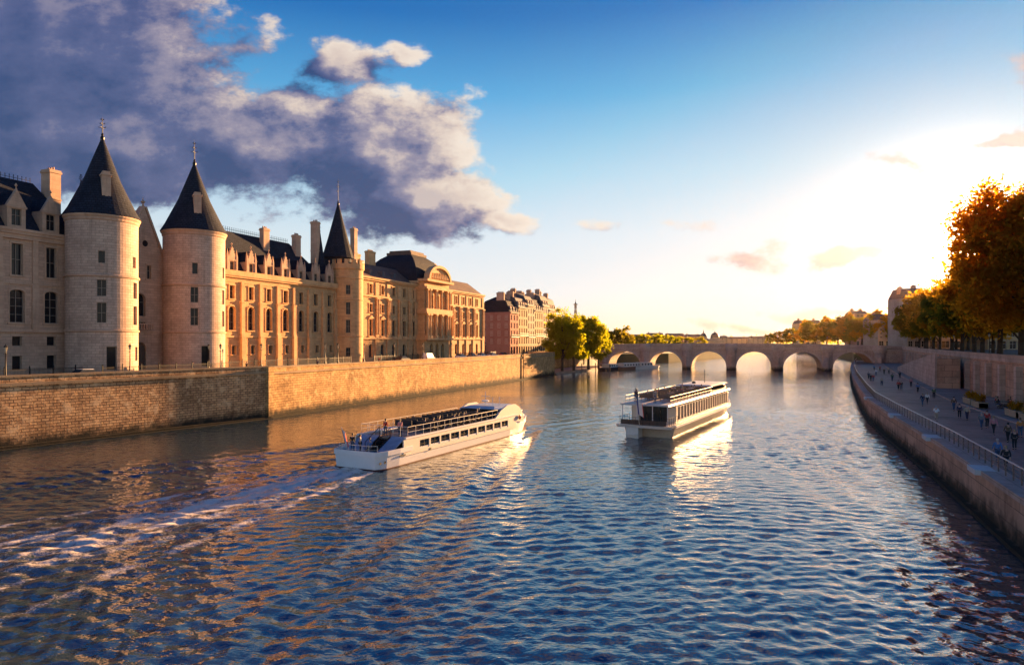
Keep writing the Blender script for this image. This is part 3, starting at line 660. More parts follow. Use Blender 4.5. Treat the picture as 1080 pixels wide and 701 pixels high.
# --- domed pavilion
t = thing('domed_pavilion', 'projecting palace pavilion with arched pediment, giant columns and dark square dome', 'building', pl(200.5, 0, 0), RZ)
L = 15.1; Y0 = -2.75
wx = [2.4, 5.85, 9.25, 12.7]; A = [(x, 1.5, 21.9, 25.2, .7) for x in (4.1, 7.55, 11.)]; C = [(x, 1.6, 13.3, 17.8, .8) for x in (4.1, 7.55, 11.)]; D = [(x, 1.9, 7.3, 11.4, .9) for x in (4.1, 7.55, 11.)]
facade_wall(t, 'wall', CLASSIC, 0, L, QZ-.3, 29.0, A+C+D, y0=Y0, depth=.9, back=17)
wins(t, A+C+D, y0=Y0, depth=.9)
surrounds(t, A+C, CLASSIC_T, Y0, .22, .1)
for x in (.75, 2.35, 5.8, 9.3, 12.75, 14.35):
    m = MB(); m.box(x-.6, x+.6, Y0-1.1, Y0-.003, 12.98, 13.7); m.lathe([(.48, 13.7), (.42, 14), (.38, 18.9), (.55, 19.4)], x, Y0-.55, 12); m.box(x-.6, x+.6, Y0-1.1, Y0-.003, 19.4, 19.8); m.build('column', CLASSIC_T, t)
    m = MB(); m.lathe([(.38, 21.3), (.33, 21.6), (.3, 26), (.45, 26.4)], x, Y0-.5, 12); m.box(x-.5, x+.5, Y0-1.0, Y0-.003, 26.4, 26.8); m.build('column', CLASSIC_T, t)
for z0_, z1_, p in ((12.4, 12.96, 1.25), (19.82, 20.3, 1.15), (20.3, 21.28, .95), (26.82, 27.5, 1.05), (28.9, 29.6, 1.35)):
    m = MB(); m.box(-p*.5, L+p*.5, Y0-p, Y0-.003, z0_, z1_); m.box(-p*.5, -.003, Y0-.003, 3., z0_, z1_); m.build('entablature', CLASSIC_T, t)
K = 14; c0 = L/2; hw = L/2-.6; out = [(c0-hw*math.cos(PI*i/K), 29.6+4.3*math.sin(PI*i/K)) for i in range(K+1)]; inn = [(c0-(hw-.9)*math.cos(PI*i/K), 29.7+3.4*math.sin(PI*i/K)) for i in range(K+1)]
m = MB()
for i in range(K): m.xz([out[i], inn[i], inn[i+1], out[i+1]], Y0-1.2, Y0+.6)
m.xz(inn[::-1], Y0-.5, Y0+.55); m.build('pediment', CLASSIC_T, t)
m = MB()
for i in range(11):
    a = PI*(i+.5)/11; rr = hw*.55*random.uniform(.5, 1.2); m.lathe([(.1, 29.7), (.42, 30.1), (.3, 30.9), (.24, 31.2), (.28, 31.5), (0, 31.9-abs(i-5)*.12)], c0+(i-5)*1.05, Y0-.75, 7)
m.build('pediment_relief', CLASSIC_T, t)
prof = []; hx = 9.3; 
m = MB(); lv = [(0, 0), (.1, 2.0), (.6, 3.9), (1.5, 5.5), (2.8, 6.9), (4.3, 8.0)]
bx = (-1.2, L+1.0, -.9, 15.5)
for (i0, h0), (i1, h1) in zip(lv[:-1], lv[1:]): m.frus((bx[0]+i0, bx[1]-i0, bx[2]+i0, bx[3]-i0), 29.0+h0, (bx[0]+i1, bx[1]-i1, bx[2]+i1, bx[3]-i1), 29.0+h1)
m.build('dome_roof', SLATE, t)
m = MB(); i1 = 4.1; m.box(bx[0]+i1, bx[1]-i1, bx[2]+i1, bx[3]-i1, 36.98, 37.7); m.box(bx[0]+i1+.6, bx[1]-i1-.6, bx[2]+i1+.6, bx[3]-i1-.6, 37.7, 38.3); m.build('roof_crown', TILE, t)
m = MB(); m.box(bx[0]-.3, bx[1]+.3, bx[2]-.3, bx[3], 28.3, 28.99); m.build('roof_cornice', CLASSIC_T, t)

# ================================================================== HOUSES OF THE SQUARE
def house(label, s0, s1, v0, depth, eave, ridge, mat, nb, floors, roofm, dm=True, rz=RZ, loc=None, endwin=0, shop=True, grp='tall houses in the row beyond the palace', seed=0):
    rd = random.Random(seed); t = thing('town_house', label, 'house', loc or pl(s0, v0, 0), rz, grp); L = s1-s0
    z0 = QZ-.3 if loc is None or loc[2] == 0 else 0; zb = QZ+3.6; fh = (eave-.6-zb)/floors; ops = []
    for f in range(floors):
        for i in range(nb): ops.append((L*(i+.5)/nb, min(1.15, L/nb*.5), zb+fh*f+.45, zb+fh*f+fh-.5, 0))
    gr = [(L*(i+.5)/nb, L/nb*.66, QZ+.2, QZ+3.0, 0) for i in range(nb)]
    eops = []
    ex = MB(); ex.panel(0, L, z0, eave, ops+gr, .35, plane_map(0)); ex.box(0, L, .35, depth, z0, eave-.003)
    ex.build('wall', mat, t); wins(t, ops, depth=.35, style='cross', fm=WHITEF)
    for o in gr: window(t, o[1], o[3]-o[2], (o[0], .22, o[2]), 0, 'plain')
    if endwin:
        for f in range(floors):
            for i in range(endwin):
                window(t, 1.1, fh-1.1, (-.08, depth*(i+.5)/endwin, zb+fh*f+.5), -PI/2, 'cross', WHITEF)
    m = MB(); m.box(-.1, L+.1, -.45, -.003, eave-.45, eave); m.box(0, L, -.15, -.003, zb-.3, zb-.02)
    for f in range(1, floors, 1): m.box(0, L, -.1, -.003, zb+fh*f-.04, zb+fh*f+.1)
    m.build('cornice', TRIM, t)
    if floors > 2:
        m = MB(); z = zb+fh*1.05
        m.box(.2, L-.2, -.6, -.13, z-.12, z); [m.box(.2+(L-.4)*i/(nb*6), .24+(L-.4)*i/(nb*6), -.6, -.56, z, z+.85) for i in range(nb*6+1)]; m.box(.2, L-.2, -.61, -.55, z+.85, z+.9); m.build('balcony', IRON, t)
    m = MB(); h1 = eave+(ridge-eave)*.72; m.frus((0, L, 0, depth), eave+.003, (.15, L-.15, 1.7, depth-1.7), h1); m.frus((.15, L-.15, 1.7, depth-1.7), h1, (1, L-1, depth/2-.4, depth/2+.4), ridge); m.build('roof', roofm, t)
    if dm:
        for i in range(nb):
            x = L*(i+.5)/nb; q = MB(); q.box(x-.55, x+.55, .25, 1.8, eave+.3, eave+2.0); q.frus((x-.68, x+.68, .12, 1.9), eave+2., (x-.1, x+.1, .8, 1.9), eave+2.5); d = q.build('dormer', TRIM, t); window(d, .75, 1.2, (x, .14, eave+.55), 0, 'plain', WHITEF, kids='flat')
        for j in range(endwin):
            yv = depth*(j+.5)/endwin; q = MB(); q.box(.2, 1.7, yv-.55, yv+.55, eave+.3, eave+2.); q.build('dormer', TRIM, t)
    for k in range(2): chimney(t, L*(.08 if k == 0 else .92), depth*rd.uniform(.3, .6), eave+1, ridge+rd.uniform(.8, 1.8), .9, rd.uniform(2., 3.4), TRIM)
    return t
house('rose brick corner house with dark slate mansard at the near end of the row', 272.5, 281.5, 0, 12.3, 23.3, 29.2, BRICK, 3, 4, SLATE, endwin=4, seed=1)
HS = [(281.6, 292.0, 25.6, 30.8, 1, 4, 4, 'cream'), (292.1, 300.5, 26.8, 32.2, 2, 3, 5, 'buff'), (300.6, 311.5, 25.2, 31.6, 1, 4, 4, 'ochre'), (311.6, 320.5, 27.6, 33.6, 3, 3, 5, 'grey'), (320.6, 331.0, 26.2, 33., 0, 4, 4, 'rose')]
HL = ['pale cream house second in the row, next to the brick corner house', 'buff stone house third in the row with a taller grey roof', 'ochre rendered house in the middle of the row before the trees', 'grey plaster house with the tallest roof near the far end of the row', 'last house of the row, rose rendered, half hidden by the trees']
for (a, b, e, rg, pi_, nb, fl, nm), lb in zip(HS, HL): house(lb, a, b, 0, 12.5, e, rg, PLAST[pi_], nb, fl, ZINC if nm != 'ochre' else SLATE, seed=int(a))
house('tall narrow house rising behind the brick corner house', 0, 15, 0, 10, 28.5, 32.6, PLAST[2], 4, 5, ZINC, loc=pl(275, -22, 0), dm=False, grp='houses behind the row', seed=5)

# ================================================================== WATER
B1 = dict(o=(-14.8, 62.4), a=math.atan2(.889, .459), L=35.6, w=3.0)
B2 = dict(o=(16.1, 82.0), a=math.atan2(.866, .5), L=43.0, w=3.3)
def rel(X_, Y_, b):
    dx, dy = X_-b['o'][0], Y_-b['o'][1]; c, s_ = math.cos(b['a']), math.sin(b['a']); return dx*c+dy*s_, -dx*s_+dy*c
def axis(segs):
    out = [segs[0][0]]
    for (a, b, d0, d1) in segs:
        x = a
        while x < b-1e-6:
            d = d0+(d1-d0)*(x-a)/(b-a); x = min(b, x+d); out.append(x)
    return out
gx = axis([(-130, -60, 6, .5), (-60, -46, .5, .2), (-46, 50, .2, .2), (50, 62, .2, .3), (62, 150, .3, 1.5), (150, 420, 2, 12)])
gy = axis([(-30, 14, 4, .6), (14, 45, .15, .17), (45, 110, .17, .32), (110, 300, .32, 2.2), (300, 1500, 3, 60)])
GX, GY = np.meshgrid(np.array(gx), np.array(gy)); sp = np.maximum(np.gradient(np.array(gy)), .2)[:, None]*np.ones_like(GX)
H = np.zeros_like(GX)
wind = math.radians(100)
for i in range(64):
    lam = .5*1.052**i if i < 48 else rng.uniform(.6, 2.2); th = wind+rng.normal(0, .75); k = 2*PI/lam
    amp = .0070*lam**.85*rng.uniform(.4, 1.1)*(1.65 if lam < .95 else 1.1 if lam < 1.5 else .75 if lam < 2.4 else .24); ph = rng.uniform(0, 2*PI)
    fade = np.clip((lam/sp-2.2)/2.5, 0, 1)
    # slow wandering of the phase keeps crests short
    wob = 1.3*np.sin(GX*.11*rng.uniform(.5, 2)+GY*.13*rng.uniform(-2, 2)+ph)+1.1*np.sin(GX*.31*rng.uniform(-1, 1)-GY*.27*rng.uniform(-1, 1)+2*ph)
    am = .6+.4*np.sin(GX*.09*rng.uniform(-2, 2)+GY*.12*rng.uniform(-2, 2)+3*ph)
    H += amp*fade*am*np.sin(k*(GX*math.cos(th)+GY*math.sin(th))+wob+ph)
PT = .5+.5*np.sin(GX*.045+GY*.07+1.3*np.sin(GX*.03-GY*.021)+1.1*np.sin(GY*.11+.6*np.sin(GX*.08)))
H *= .62+.62*PT
FO = np.zeros_like(GX); CH = np.zeros_like(GX)
def fnoise(x, y, s, seed):
    r_ = np.random.default_rng(seed); o = np.zeros_like(x)
    for i in range(14):
        a = r_.uniform(0, 2*PI); k = s*r_.uniform(.5, 2.2); o += np.sin(k*(x*np.cos(a)+y*np.sin(a))+r_.uniform(0, 6)+1.2*np.sin(.4*k*(x*np.sin(a)-y*np.cos(a))+r_.uniform(0, 6)))
    return o/3.7
for bi, (b, st) in enumerate(((B1, 1.), (B2, .6))):
    t_, n_ = rel(GX, GY, b); back = -t_
    inb = (back > -1)
    # turbulent centre trail
    wd = 2.2+np.clip(back, 0, 80)*.19
    core = np.exp(-(n_/wd)**2*1.2)*inb*np.exp(-np.clip(back, 0, 200)/(70 if bi == 0 else 9))*st
    edge = np.exp(-((np.abs(n_)-wd*1.05)/(.45+back.clip(0, 90)*.012))**2)*inb*np.exp(-np.clip(back, 0, 200)/(48 if bi == 0 else 7))*st
    nn = fnoise(t_*.35, n_*1.6, 1.7, 5+bi)
    FO = np.maximum(FO, np.clip(core*.95+edge*.6+.28*nn*(core+edge), 0, 1))
    # bow wash spreading along the hull
    f_ = b['L']-1.5-t_
    for sg in (-1, 1):
        arm = b['w']*.55+.2+f_.clip(0, 90)*.20
        d = (sg*n_-arm)
        q = np.exp(-(d/(.35+f_.clip(0, 90)*.03))**2)*(f_ > 0)*np.exp(-f_.clip(0, 200)/13.)*st*(.9 if sg < 0 else .6)
        FO = np.maximum(FO, q*(.75+.25*fnoise(t_, n_, 2.2, 9+bi)))
        # diverging crests
        cr = np.exp(-((sg*n_-b['w']-.5-f_.clip(0, 150)*.30)/(2.2+f_.clip(0, 150)*.05))**2)*(f_ > 0)*np.exp(-f_.clip(0, 300)/70.)
        H += st*.15*cr*np.sin(2*PI*(t_*.34+sg*n_*.94)/3.6+.6*fnoise(GX, GY, .3, 3))*np.clip(4/sp-2, 0, 1)
    CH = np.maximum(CH, core)
H += CH*.07*fnoise(GX, GY, 2.6, 33)*np.clip(1.6/sp-1, 0, 1)
H = H+1.6*H*np.abs(H); H = np.clip(H, -.5, .5)
nx, ny = len(gx), len(gy)
co = np.stack([GX.ravel(), GY.ravel(), H.ravel()], 1).astype(np.float32)
idx = np.arange(nx*ny).reshape(ny, nx); fc = np.stack([idx[:-1, :-1].ravel(), idx[:-1, 1:].ravel(), idx[1:, 1:].ravel(), idx[1:, :-1].ravel()], 1)
me = bpy.data.meshes.new('river'); me.vertices.add(len(co)); me.vertices.foreach_set('co', co.ravel())
me.loops.add(fc.size); me.loops.foreach_set('vertex_index', fc.ravel().astype(np.int32)); me.polygons.add(len(fc))
me.polygons.foreach_set('loop_start', np.arange(0, fc.size, 4, dtype=np.int32)); me.update(calc_edges=True)
me.polygons.foreach_set('use_smooth', np.ones(len(fc), dtype=bool))
at = me.attributes.new('foam', 'FLOAT', 'POINT'); at.data.foreach_set('value', FO.ravel().astype(np.float32))
at = me.attributes.new('calm', 'FLOAT', 'POINT'); at.data.foreach_set('value', CH.ravel().astype(np.float32))
m_, t, b = new_mat('river_water'); ob = t.new('ShaderNodeTexCoord').outputs['Object']
fa = t.new('ShaderNodeAttribute', attribute_name='foam').outputs['Fac']
nf = t.noise(ob, 1.6, 9, .74, 1.2); nf2 = t.noise(ob, 11, 4, .7)
mask = t.step(t.m('ADD', t.m('ADD', fa, t.m('MULTIPLY', t.m('SUBTRACT', nf, .5), 1.5)), t.m('MULTIPLY', t.m('SUBTRACT', nf2, .5), 1.1)), .36, .95)
mask = t.m('MULTIPLY', mask, t.step(fa, .02, .2))
t.l.new(t.mix(mask, (.020, .043, .060), (.74, .64, .54)), b.inputs['Base Color'])
t.l.new(t.m('MULTIPLY_ADD', mask, .5, .045), b.inputs['Roughness']); b.inputs['IOR'].default_value = 2.5
sx = t.vm('MULTIPLY', ob, (1, 1.35, 1)); ha = t.noise(sx, 1.5, 2, .5, .3); hb = t.noise(sx, 5, 3, .5, .2); hc = t.noise(t.vm('MULTIPLY', ob, (.5, 1, 1)), .33, 2, .5)
patch = t.step(t.noise(t.vm('MULTIPLY', ob, (.6, 1, 1)), .055, 3, .5), .3, .7, .55, 1.2)
bp = t.new('ShaderNodeBump'); bp.inputs['Strength'].default_value = 1.; bp.inputs['Distance'].default_value = 1.
h = t.m('ADD', t.m('MULTIPLY', ha, .07), t.m('ADD', t.m('MULTIPLY', hb, .011), t.m('MULTIPLY', hc, .04)))
t.l.new(t.m('MULTIPLY', h, patch), bp.inputs['Height']); t.l.new(bp.outputs[0], b.inputs['Normal'])
me.materials.append(m_); river = link('river', me); river['kind'] = 'structure'

# ================================================================== TREES
def leaves(n, clumps, ls, spread, seed, droop=.0):
    """n leaf blades scattered round clump centres -> (verts, faces)"""
    r_ = np.random.default_rng(seed); c = np.asarray(clumps); k = r_.integers(0, len(c), n)
    p = c[k, :3]+r_.normal(0, 1, (n, 3))*c[k, 3:4]*spread
    a = r_.normal(0, 1, (n, 3)); a /= np.linalg.norm(a, axis=1)[:, None]; b_ = np.cross(a, r_.normal(0, 1, (n, 3))); b_ /= np.linalg.norm(b_, axis=1)[:, None]
    s_ = ls*r_.uniform(.6, 1.3, (n, 1)); v = np.stack([p+a*s_, p+b_*s_*.55, p-a*s_, p-b_*s_*.55], 1).reshape(-1, 3)
    return v, np.arange(4*n).reshape(n, 4)
def crown_clumps(rx, rz, zc, n, seed, cut=.35):
    r_ = np.random.default_rng(seed); out = []
    while len(out) < n:
        d = r_.normal(0, 1, 3); d /= np.linalg.norm(d); rad = r_.uniform(.35, 1.)**.45
        x, y, z = d*rad
        if z < -.75: continue
        lump = 1+.16*math.sin(3*math.atan2(y, x)+seed)+.12*math.sin(5*z+seed*2)
        if r_.uniform() < cut*.3: continue
        out.append((x*rx*lump, y*rx*lump, zc+z*rz*lump*(1 if z > 0 else .85), r_.uniform(.65, 1.25)*rx/5.2))
    return out
def make_tree(name, label, cat, loc, h, rx, mat, nl, ls, seed, group=None, trunk_h=.3, nc=60, proto=None):
    t = thing(name, label, cat, loc, random.uniform(0, 6), group)
    r_ = random.Random(seed); rz_ = h*(1-trunk_h)/2; zc = h-rz_
    cl = crown_clumps(rx, rz_, zc, nc, seed); v, f = leaves(nl, cl, ls, .55, seed)
    me = bpy.data.meshes.new('crown'); me.vertices.add(len(v)); me.vertices.foreach_set('co', v.astype(np.float32).ravel())
    me.loops.add(f.size); me.loops.foreach_set('vertex_index', f.ravel().astype(np.int32)); me.polygons.add(len(f)); me.polygons.foreach_set('loop_start', np.arange(0, f.size, 4, dtype=np.int32)); me.update(calc_edges=True)
    me.materials.append(mat); link('crown', me, t)
    m = MB(); r0 = h*.022; pts = [(0, 0, -.1), (r_.uniform(-.15, .15), r_.uniform(-.1, .1), h*.15), (r_.uniform(-.3, .3), r_.uniform(-.3, .3), h*.33), (r_.uniform(-.4, .4), r_.uniform(-.4, .4), h*.6), (0, 0, h*.85)]
    rs = [r0*1.25, r0, r0*.85, r0*.5, r0*.15]
    for i in range(4): m.tube(pts[i], pts[i+1], rs[i], rs[i+1], 9)
    tr = m.build('trunk', BARK, t, True); m = MB()
    for c in r_.sample(cl, min(len(cl), 16)):
        k = r_.uniform(.28, .6); i = 1 if k < .33 else 2; st = Vector(pts[i]).lerp(Vector(pts[i+1]), r_.random()); e = Vector(c[:3]); md = st.lerp(e, .5)+Vector((0, 0, .4))
        m.tube(st, md, r0*.42, r0*.26, 5); m.tube(md, e, r0*.26, .02, 5)
    m.build('limb', BARK, tr, True); return t
gt_ = 'golden green trees at the end of the left quay wall'
make_tree('plane_tree', 'left and nearest of the leafy trees at the end of the golden quay wall', 'tree', (18.8, 249, .9), 21.5, 7.2, LEAFG, 22000, .34, 11, gt_, .13, 130)
make_tree('plane_tree', 'second leafy tree, between the nearest and the tallest by the quay wall end', 'tree', (23.8, 256, .9), 20.2, 6.0, LEAFG, 16000, .34, 12, gt_, .12, 110)
make_tree('plane_tree', 'tallest golden green tree, right of the middle of the quay end group', 'tree', (30.6, 266, .9), 22.6, 6.8, LEAFG, 22000, .35, 13, gt_, .1, 130)
make_tree('plane_tree', 'rightmost tree of the quay end group, nearest to the bridge', 'tree', (36.0, 276, .9), 17.2, 5.2, LEAFG, 12000, .35, 14, gt_, .1, 90)
# low bank below those trees
terrain('low_bank', [(15.9, 240.2)]+BANKL[1:]+[(30.5, 301), (6.6, 243.6)], -3, .9, COBBLE)
m = MB(); m.sweep([(6.6, 243.5), (30.3, 300.5)], -.8, 0, .3, 8.2); m.sweep([(15.4, 240.3), (6.6, 243.9)], -.8, 0, -1, 8.2)
o = m.build('bank_wall', QUAY, None); tag(o, 'tall stone wall in shade behind the trees on the low bank', 'wall')
# far trees
P = {}
farp = [make_tree('tree', 'x', 'tree', (0, 0, 0), 14, 5.6, mt, 2600, .62, 40+i, None, .15, 40) for i, mt in enumerate((LEAFO, LEAFG, LEAFD))]
def far_tree(px, Y, top, zg, kind, label, grp, wide=1.):
    x = (px-540)/F*Y; h = CAMH+(HY-top)*Y/F-zg; s = h/14.
    src = farp[kind]; used = src.get('used')
    if used: t = dup(src, (x, Y, zg), random.uniform(0, 6), label, grp)
    else: t = src; src['used'] = 1; t.location = (x, Y, zg)
    t['label'] = label; t['group'] = grp; t.scale = (s*wide, s*wide, s)
    return t
gA = 'trees on the island beyond the stone bridge'
far_tree(655, 345, 345.5, 6, 0, 'broad round tree beyond the left end of the stone bridge', gA, 1.35)
far_tree(640, 360, 351, 6, 1, 'small tree left of the broad round tree beyond the bridge', gA, 1.2)
ORD = ['first', 'second', 'third', 'fourth', 'fifth', 'sixth', 'seventh', 'eighth', 'ninth', 'tenth']
for i, (px, tp) in enumerate([(675, 352), (688, 353), (700, 352), (711, 354), (722, 354.5), (735, 355)]):
    far_tree(px, 430+i*18, tp, 5, 1, f'{ORD[i]} tree from the left in the low sunlit row beyond the bridge', gA, 1.6)
# ================================================================== BRIDGE
BA = math.atan2(-.324, .946); BX, BY = 61., 295.
t = thing('stone_bridge', 'old stone bridge with round arches and half round bastions crossing the river', 'bridge', (BX, BY, 0), BA)
piers = [-38.6, -20.2, -1.8, 16.2, 34.6, 53.2, 72.0, 91.0]; hw = 2.0; ZT = 9.15; Wd = 20.
def bz(x): return ZT+.75*(1-((x-26)/64)**2)
m = MB(); so_ = MB()
for i in range(len(piers)-1):
    a, b_ = piers[i]+hw, piers[i+1]-hw; c = (a+b_)/2; r_ = (b_-a)/2; K = 16; zs = .9; ra = 6.75
    arc = [(c-r_*math.cos(PI*k/K), zs+ra*math.sin(PI*k/K)) for k in range(K+1)]
    for k in range(K):
        (xa, za), (xb, zb) = arc[k], arc[k+1]
        for y, fl in ((0, 0), (Wd, 1)):
            q = [(xa, y, za), (xb, y, zb), (xb, y, bz(xb)), (xa, y, bz(xa))]; uv = [(xa, za), (xb, zb), (xb, ZT), (xa, ZT)]
            m.quad(*(q[::-1] if fl else q), uv=uv[::-1] if fl else uv)
        so_.quad((xa, 0, za), (xa, Wd, za), (xb, Wd, zb), (xb, 0, zb), uv=[(0, k), (Wd, k), (Wd, k+1), (0, k+1)])
    so_.quad((a, 0, -2), (a, Wd, -2), (a, Wd, zs), (a, 0, zs)); so_.quad((b_, 0, -2), (b_, 0, zs), (b_, Wd, zs), (b_, Wd, -2))
    vo = MB()
    for k in range(K):
        A0, A1 = PI*k/K, PI*(k+1)/K; f = lambda A, e: (c-(r_+e)*math.cos(A), zs+(ra+e)*math.sin(A)); vo.xz([f(A1, .02), f(A0, .02), f(A0, .75), f(A1, .75)], -.12, -.004)
    for s_ in (0,):
        vo.lathe([(.3, zs+ra+.2), (.35, zs+ra+.9), (.2, zs+ra+1.1)], c, -.2, 7)
    vo.build('arch_ring', BRIDGE_T, t)
for p in piers:
    m.quad((p-hw, 0, -2), (p+hw, 0, -2), (p+hw, 0, bz(p)), (p-hw, 0, bz(p)), uv=[(p-hw, -2), (p+hw, -2), (p+hw, ZT), (p-hw, ZT)])
    m.quad((p+hw, Wd, -2), (p-hw, Wd, -2), (p-hw, Wd, bz(p)), (p+hw, Wd, bz(p)))
x0, x1 = -44, 110
m.box(x0, piers[0]-hw-.002, 0, Wd, -2, ZT-.3); m.box(piers[-1]+hw+.002, x1, 0, Wd, -2, ZT-.3)
m.build('spandrel_wall', BRIDGE, t); so_.build('arch_soffit', BRIDGE, t)
for p in piers:
    for s_, y in ((-1, 0), (1, Wd)):
        q = MB(); q.prism([(p-hw, y), (p, y+s_*3.4), (p+hw, y)] if s_ < 0 else [(p+hw, y), (p, y+s_*3.4), (p-hw, y)], -2, 5.4)
        q.lathe([(hw*1.0, -2), (hw*1.0, 4.6), (hw, 6.6), (hw*1.02, bz(p)-1.6)], p, y, 14, PI if s_ < 0 else 0, 2*PI if s_ < 0 else PI); q.build('cutwater', BRIDGE, t)
    for s_, y in ((-1, 0), (1, Wd)):
        z = bz(p); q = MB(); q.lathe([(hw, z-1.8), (hw+.35, z-1.2), (hw+.4, z-.75), (hw+.55, z-.6), (hw+.55, z+.1), (hw+.3, z+.15), (hw+.3, z+1.1), (hw+.42, z+1.12), (hw+.42, z+1.3), (hw-.1, z+1.3), (hw-.1, z+.1), (0, z+.1)], p, y, 16, PI if s_ < 0 else 0, 2*PI if s_ < 0 else PI); q.build('bastion', BRIDGE_T, t)
pts = [(x, 0) for x in np.linspace(x0, x1, 40)]; zz = np.array([bz(x) for x, _ in pts])
def strip(nm, o0, o1, a, b_, mat):
    for y, s_ in ((0, 1), (Wd, -1)):
        q = MB(); q.sweep([(x, y) for x, _ in pts], s_*o0, s_*o1, list(zz+a), list(zz+b_)); q.build(nm, mat, t)
strip('cornice', -.3, .55, -.75, -.25, BRIDGE_T); strip('parapet', -.35, .18, .02, 1.05, BRIDGE); strip('coping', -.45, .3, 1.05, 1.25, BRIDGE_T)
q = MB(); q.sweep([(x, Wd/2) for x, _ in pts], -Wd/2+.4, Wd/2-.4, list(zz-.8), list(zz+.0)); q.build('deck', ASPH, t)
q = MB()
xx = x0+1
while xx < x1:
    q.box(xx-.16, xx+.16, -.5, -.003, bz(xx)-1.25, bz(xx)-.76); xx += .85
q = q.build('bracket_frieze', BRIDGE_T, t)

# ================================================================== PEOPLE
_hold = []
def skinned(joints, edges, radii, root=0, sub=1, name='body', mat=None):
    me = bpy.data.meshes.new(name); me.from_pydata(joints, edges, []); o = bpy.data.objects.new('tmp_'+name, me); COL.objects.link(o)
    sk = o.modifiers.new('s', 'SKIN'); lay = me.skin_vertices[0]
    for i, r_ in enumerate(radii): lay.data[i].radius = (r_, r_) if not hasattr(r_, '__len__') else r_; lay.data[i].use_root = (i == root)
    if sub: ss = o.modifiers.new('ss', 'SUBSURF'); ss.levels = sub; ss.render_levels = sub
    bpy.context.view_layer.update(); dg = bpy.context.evaluated_depsgraph_get(); ev = o.evaluated_get(dg)
    nm = bpy.data.meshes.new_from_object(ev); bpy.data.objects.remove(o)
    nm.name = name; nm.materials.clear()
    if mat: nm.materials.append(mat)
    for p in nm.polygons: p.use_smooth = True
    return nm
def pose(kind):
    """joints of a figure facing -Y, feet at z=0 (seat at .45 when sitting)"""
    J = {}
    if kind == 'sit':
        pz = .52; J['pel'] = (0, 0, pz); J['wst'] = (0, .02, pz+.2); J['chs'] = (0, 0, pz+.42); J['nck'] = (0, -.01, pz+.56); J['hd'] = (0, -.03, pz+.68); J['top'] = (0, -.02, pz+.80)
        for s_, n in ((-1, 'L'), (1, 'R')):
            J['hip'+n] = (s_*.1, 0, pz-.02); J['kne'+n] = (s_*.13, -.44, pz-.01); J['ank'+n] = (s_*.13, -.42, .09); J['toe'+n] = (s_*.14, -.58, .04)
            J['sh'+n] = (s_*.19, 0, pz+.47); J['elb'+n] = (s_*.25, -.06, pz+.2); J['wri'+n] = (s_*.15, -.28, pz+.12)
    else:
        w_ = kind == 'walk'; r_ = kind == 'run'; st = .26 if w_ else .38 if r_ else .03
        ln = -.1 if r_ else 0
        J['pel'] = (0, 0, .93); J['wst'] = (0, ln*.3, 1.10); J['chs'] = (0, ln*.8, 1.30); J['nck'] = (0, ln, 1.46); J['hd'] = (0, ln-.02, 1.58); J['top'] = (0, ln-.01, 1.71)
        for s_, n, ph in ((-1, 'L', 1), (1, 'R', -1)):
            J['hip'+n] = (s_*.095, 0, .90)
            fy = -ph*st
            if r_ and ph < 0: J['kne'+n] = (s_*.1, .12, .50); J['ank'+n] = (s_*.1, .48, .46); J['toe'+n] = (s_*.1, .52, .33)
            else: J['kne'+n] = (s_*.1, fy*.62-.03, .49); J['ank'+n] = (s_*.1, fy, .08); J['toe'+n] = (s_*.11, fy-.15, .035)
            J['sh'+n] = (s_*.19, ln, 1.38)
            if r_: J['elb'+n] = (s_*.25, ln+ph*.2, 1.14); J['wri'+n] = (s_*.18, ln+ph*.1-.2, 1.18)
            elif w_: J['elb'+n] = (s_*.24, ph*.1, 1.11); J['wri'+n] = (s_*.23, ph*.18-.06, .88)
            elif kind == 'lean': J['elb'+n] = (s_*.25, -.12, 1.15); J['wri'+n] = (s_*.16, -.34, 1.08)
            else: J['elb'+n] = (s_*.24, .02, 1.11); J['wri'+n] = (s_*.23, -.04, .87)
    for s_, n in ((-1, 'L'), (1, 'R')):
        wv = Vector(J['wri'+n]); e = Vector(J['elb'+n]); d = (wv-e).normalized(); J['plm'+n] = tuple(wv+d*.07)
        side = Vector((1, 0, 0)); inn = Vector((-s_*.3, -.5, -.3)).normalized()
        f = d.cross(inn).normalized()
        for k, (o_, l_) in enumerate(((-.028, .065), (-.009, .078), (.010, .072), (.028, .058))):
            b_ = wv+d*.095+f*o_; J['f%d%s' % (k, n)] = tuple(b_); J['g%d%s' % (k, n)] = tuple(b_+d*l_*.55+inn*.008); J['h%d%s' % (k, n)] = tuple(b_+d*l_*.9+inn*.03)
        J['th'+n] = tuple(wv+d*.03+f*-.035+inn*.02); J['tg'+n] = tuple(wv+d*.075+f*-.055+inn*.035)
    return J
def mk(J, names, edges, rad, **k):
    ix = {n: i for i, n in enumerate(names)}; return skinned([J[n] for n in names], [(ix[a], ix[b]) for a, b in edges], [rad[n] for n in names], **k)
_pm = {}
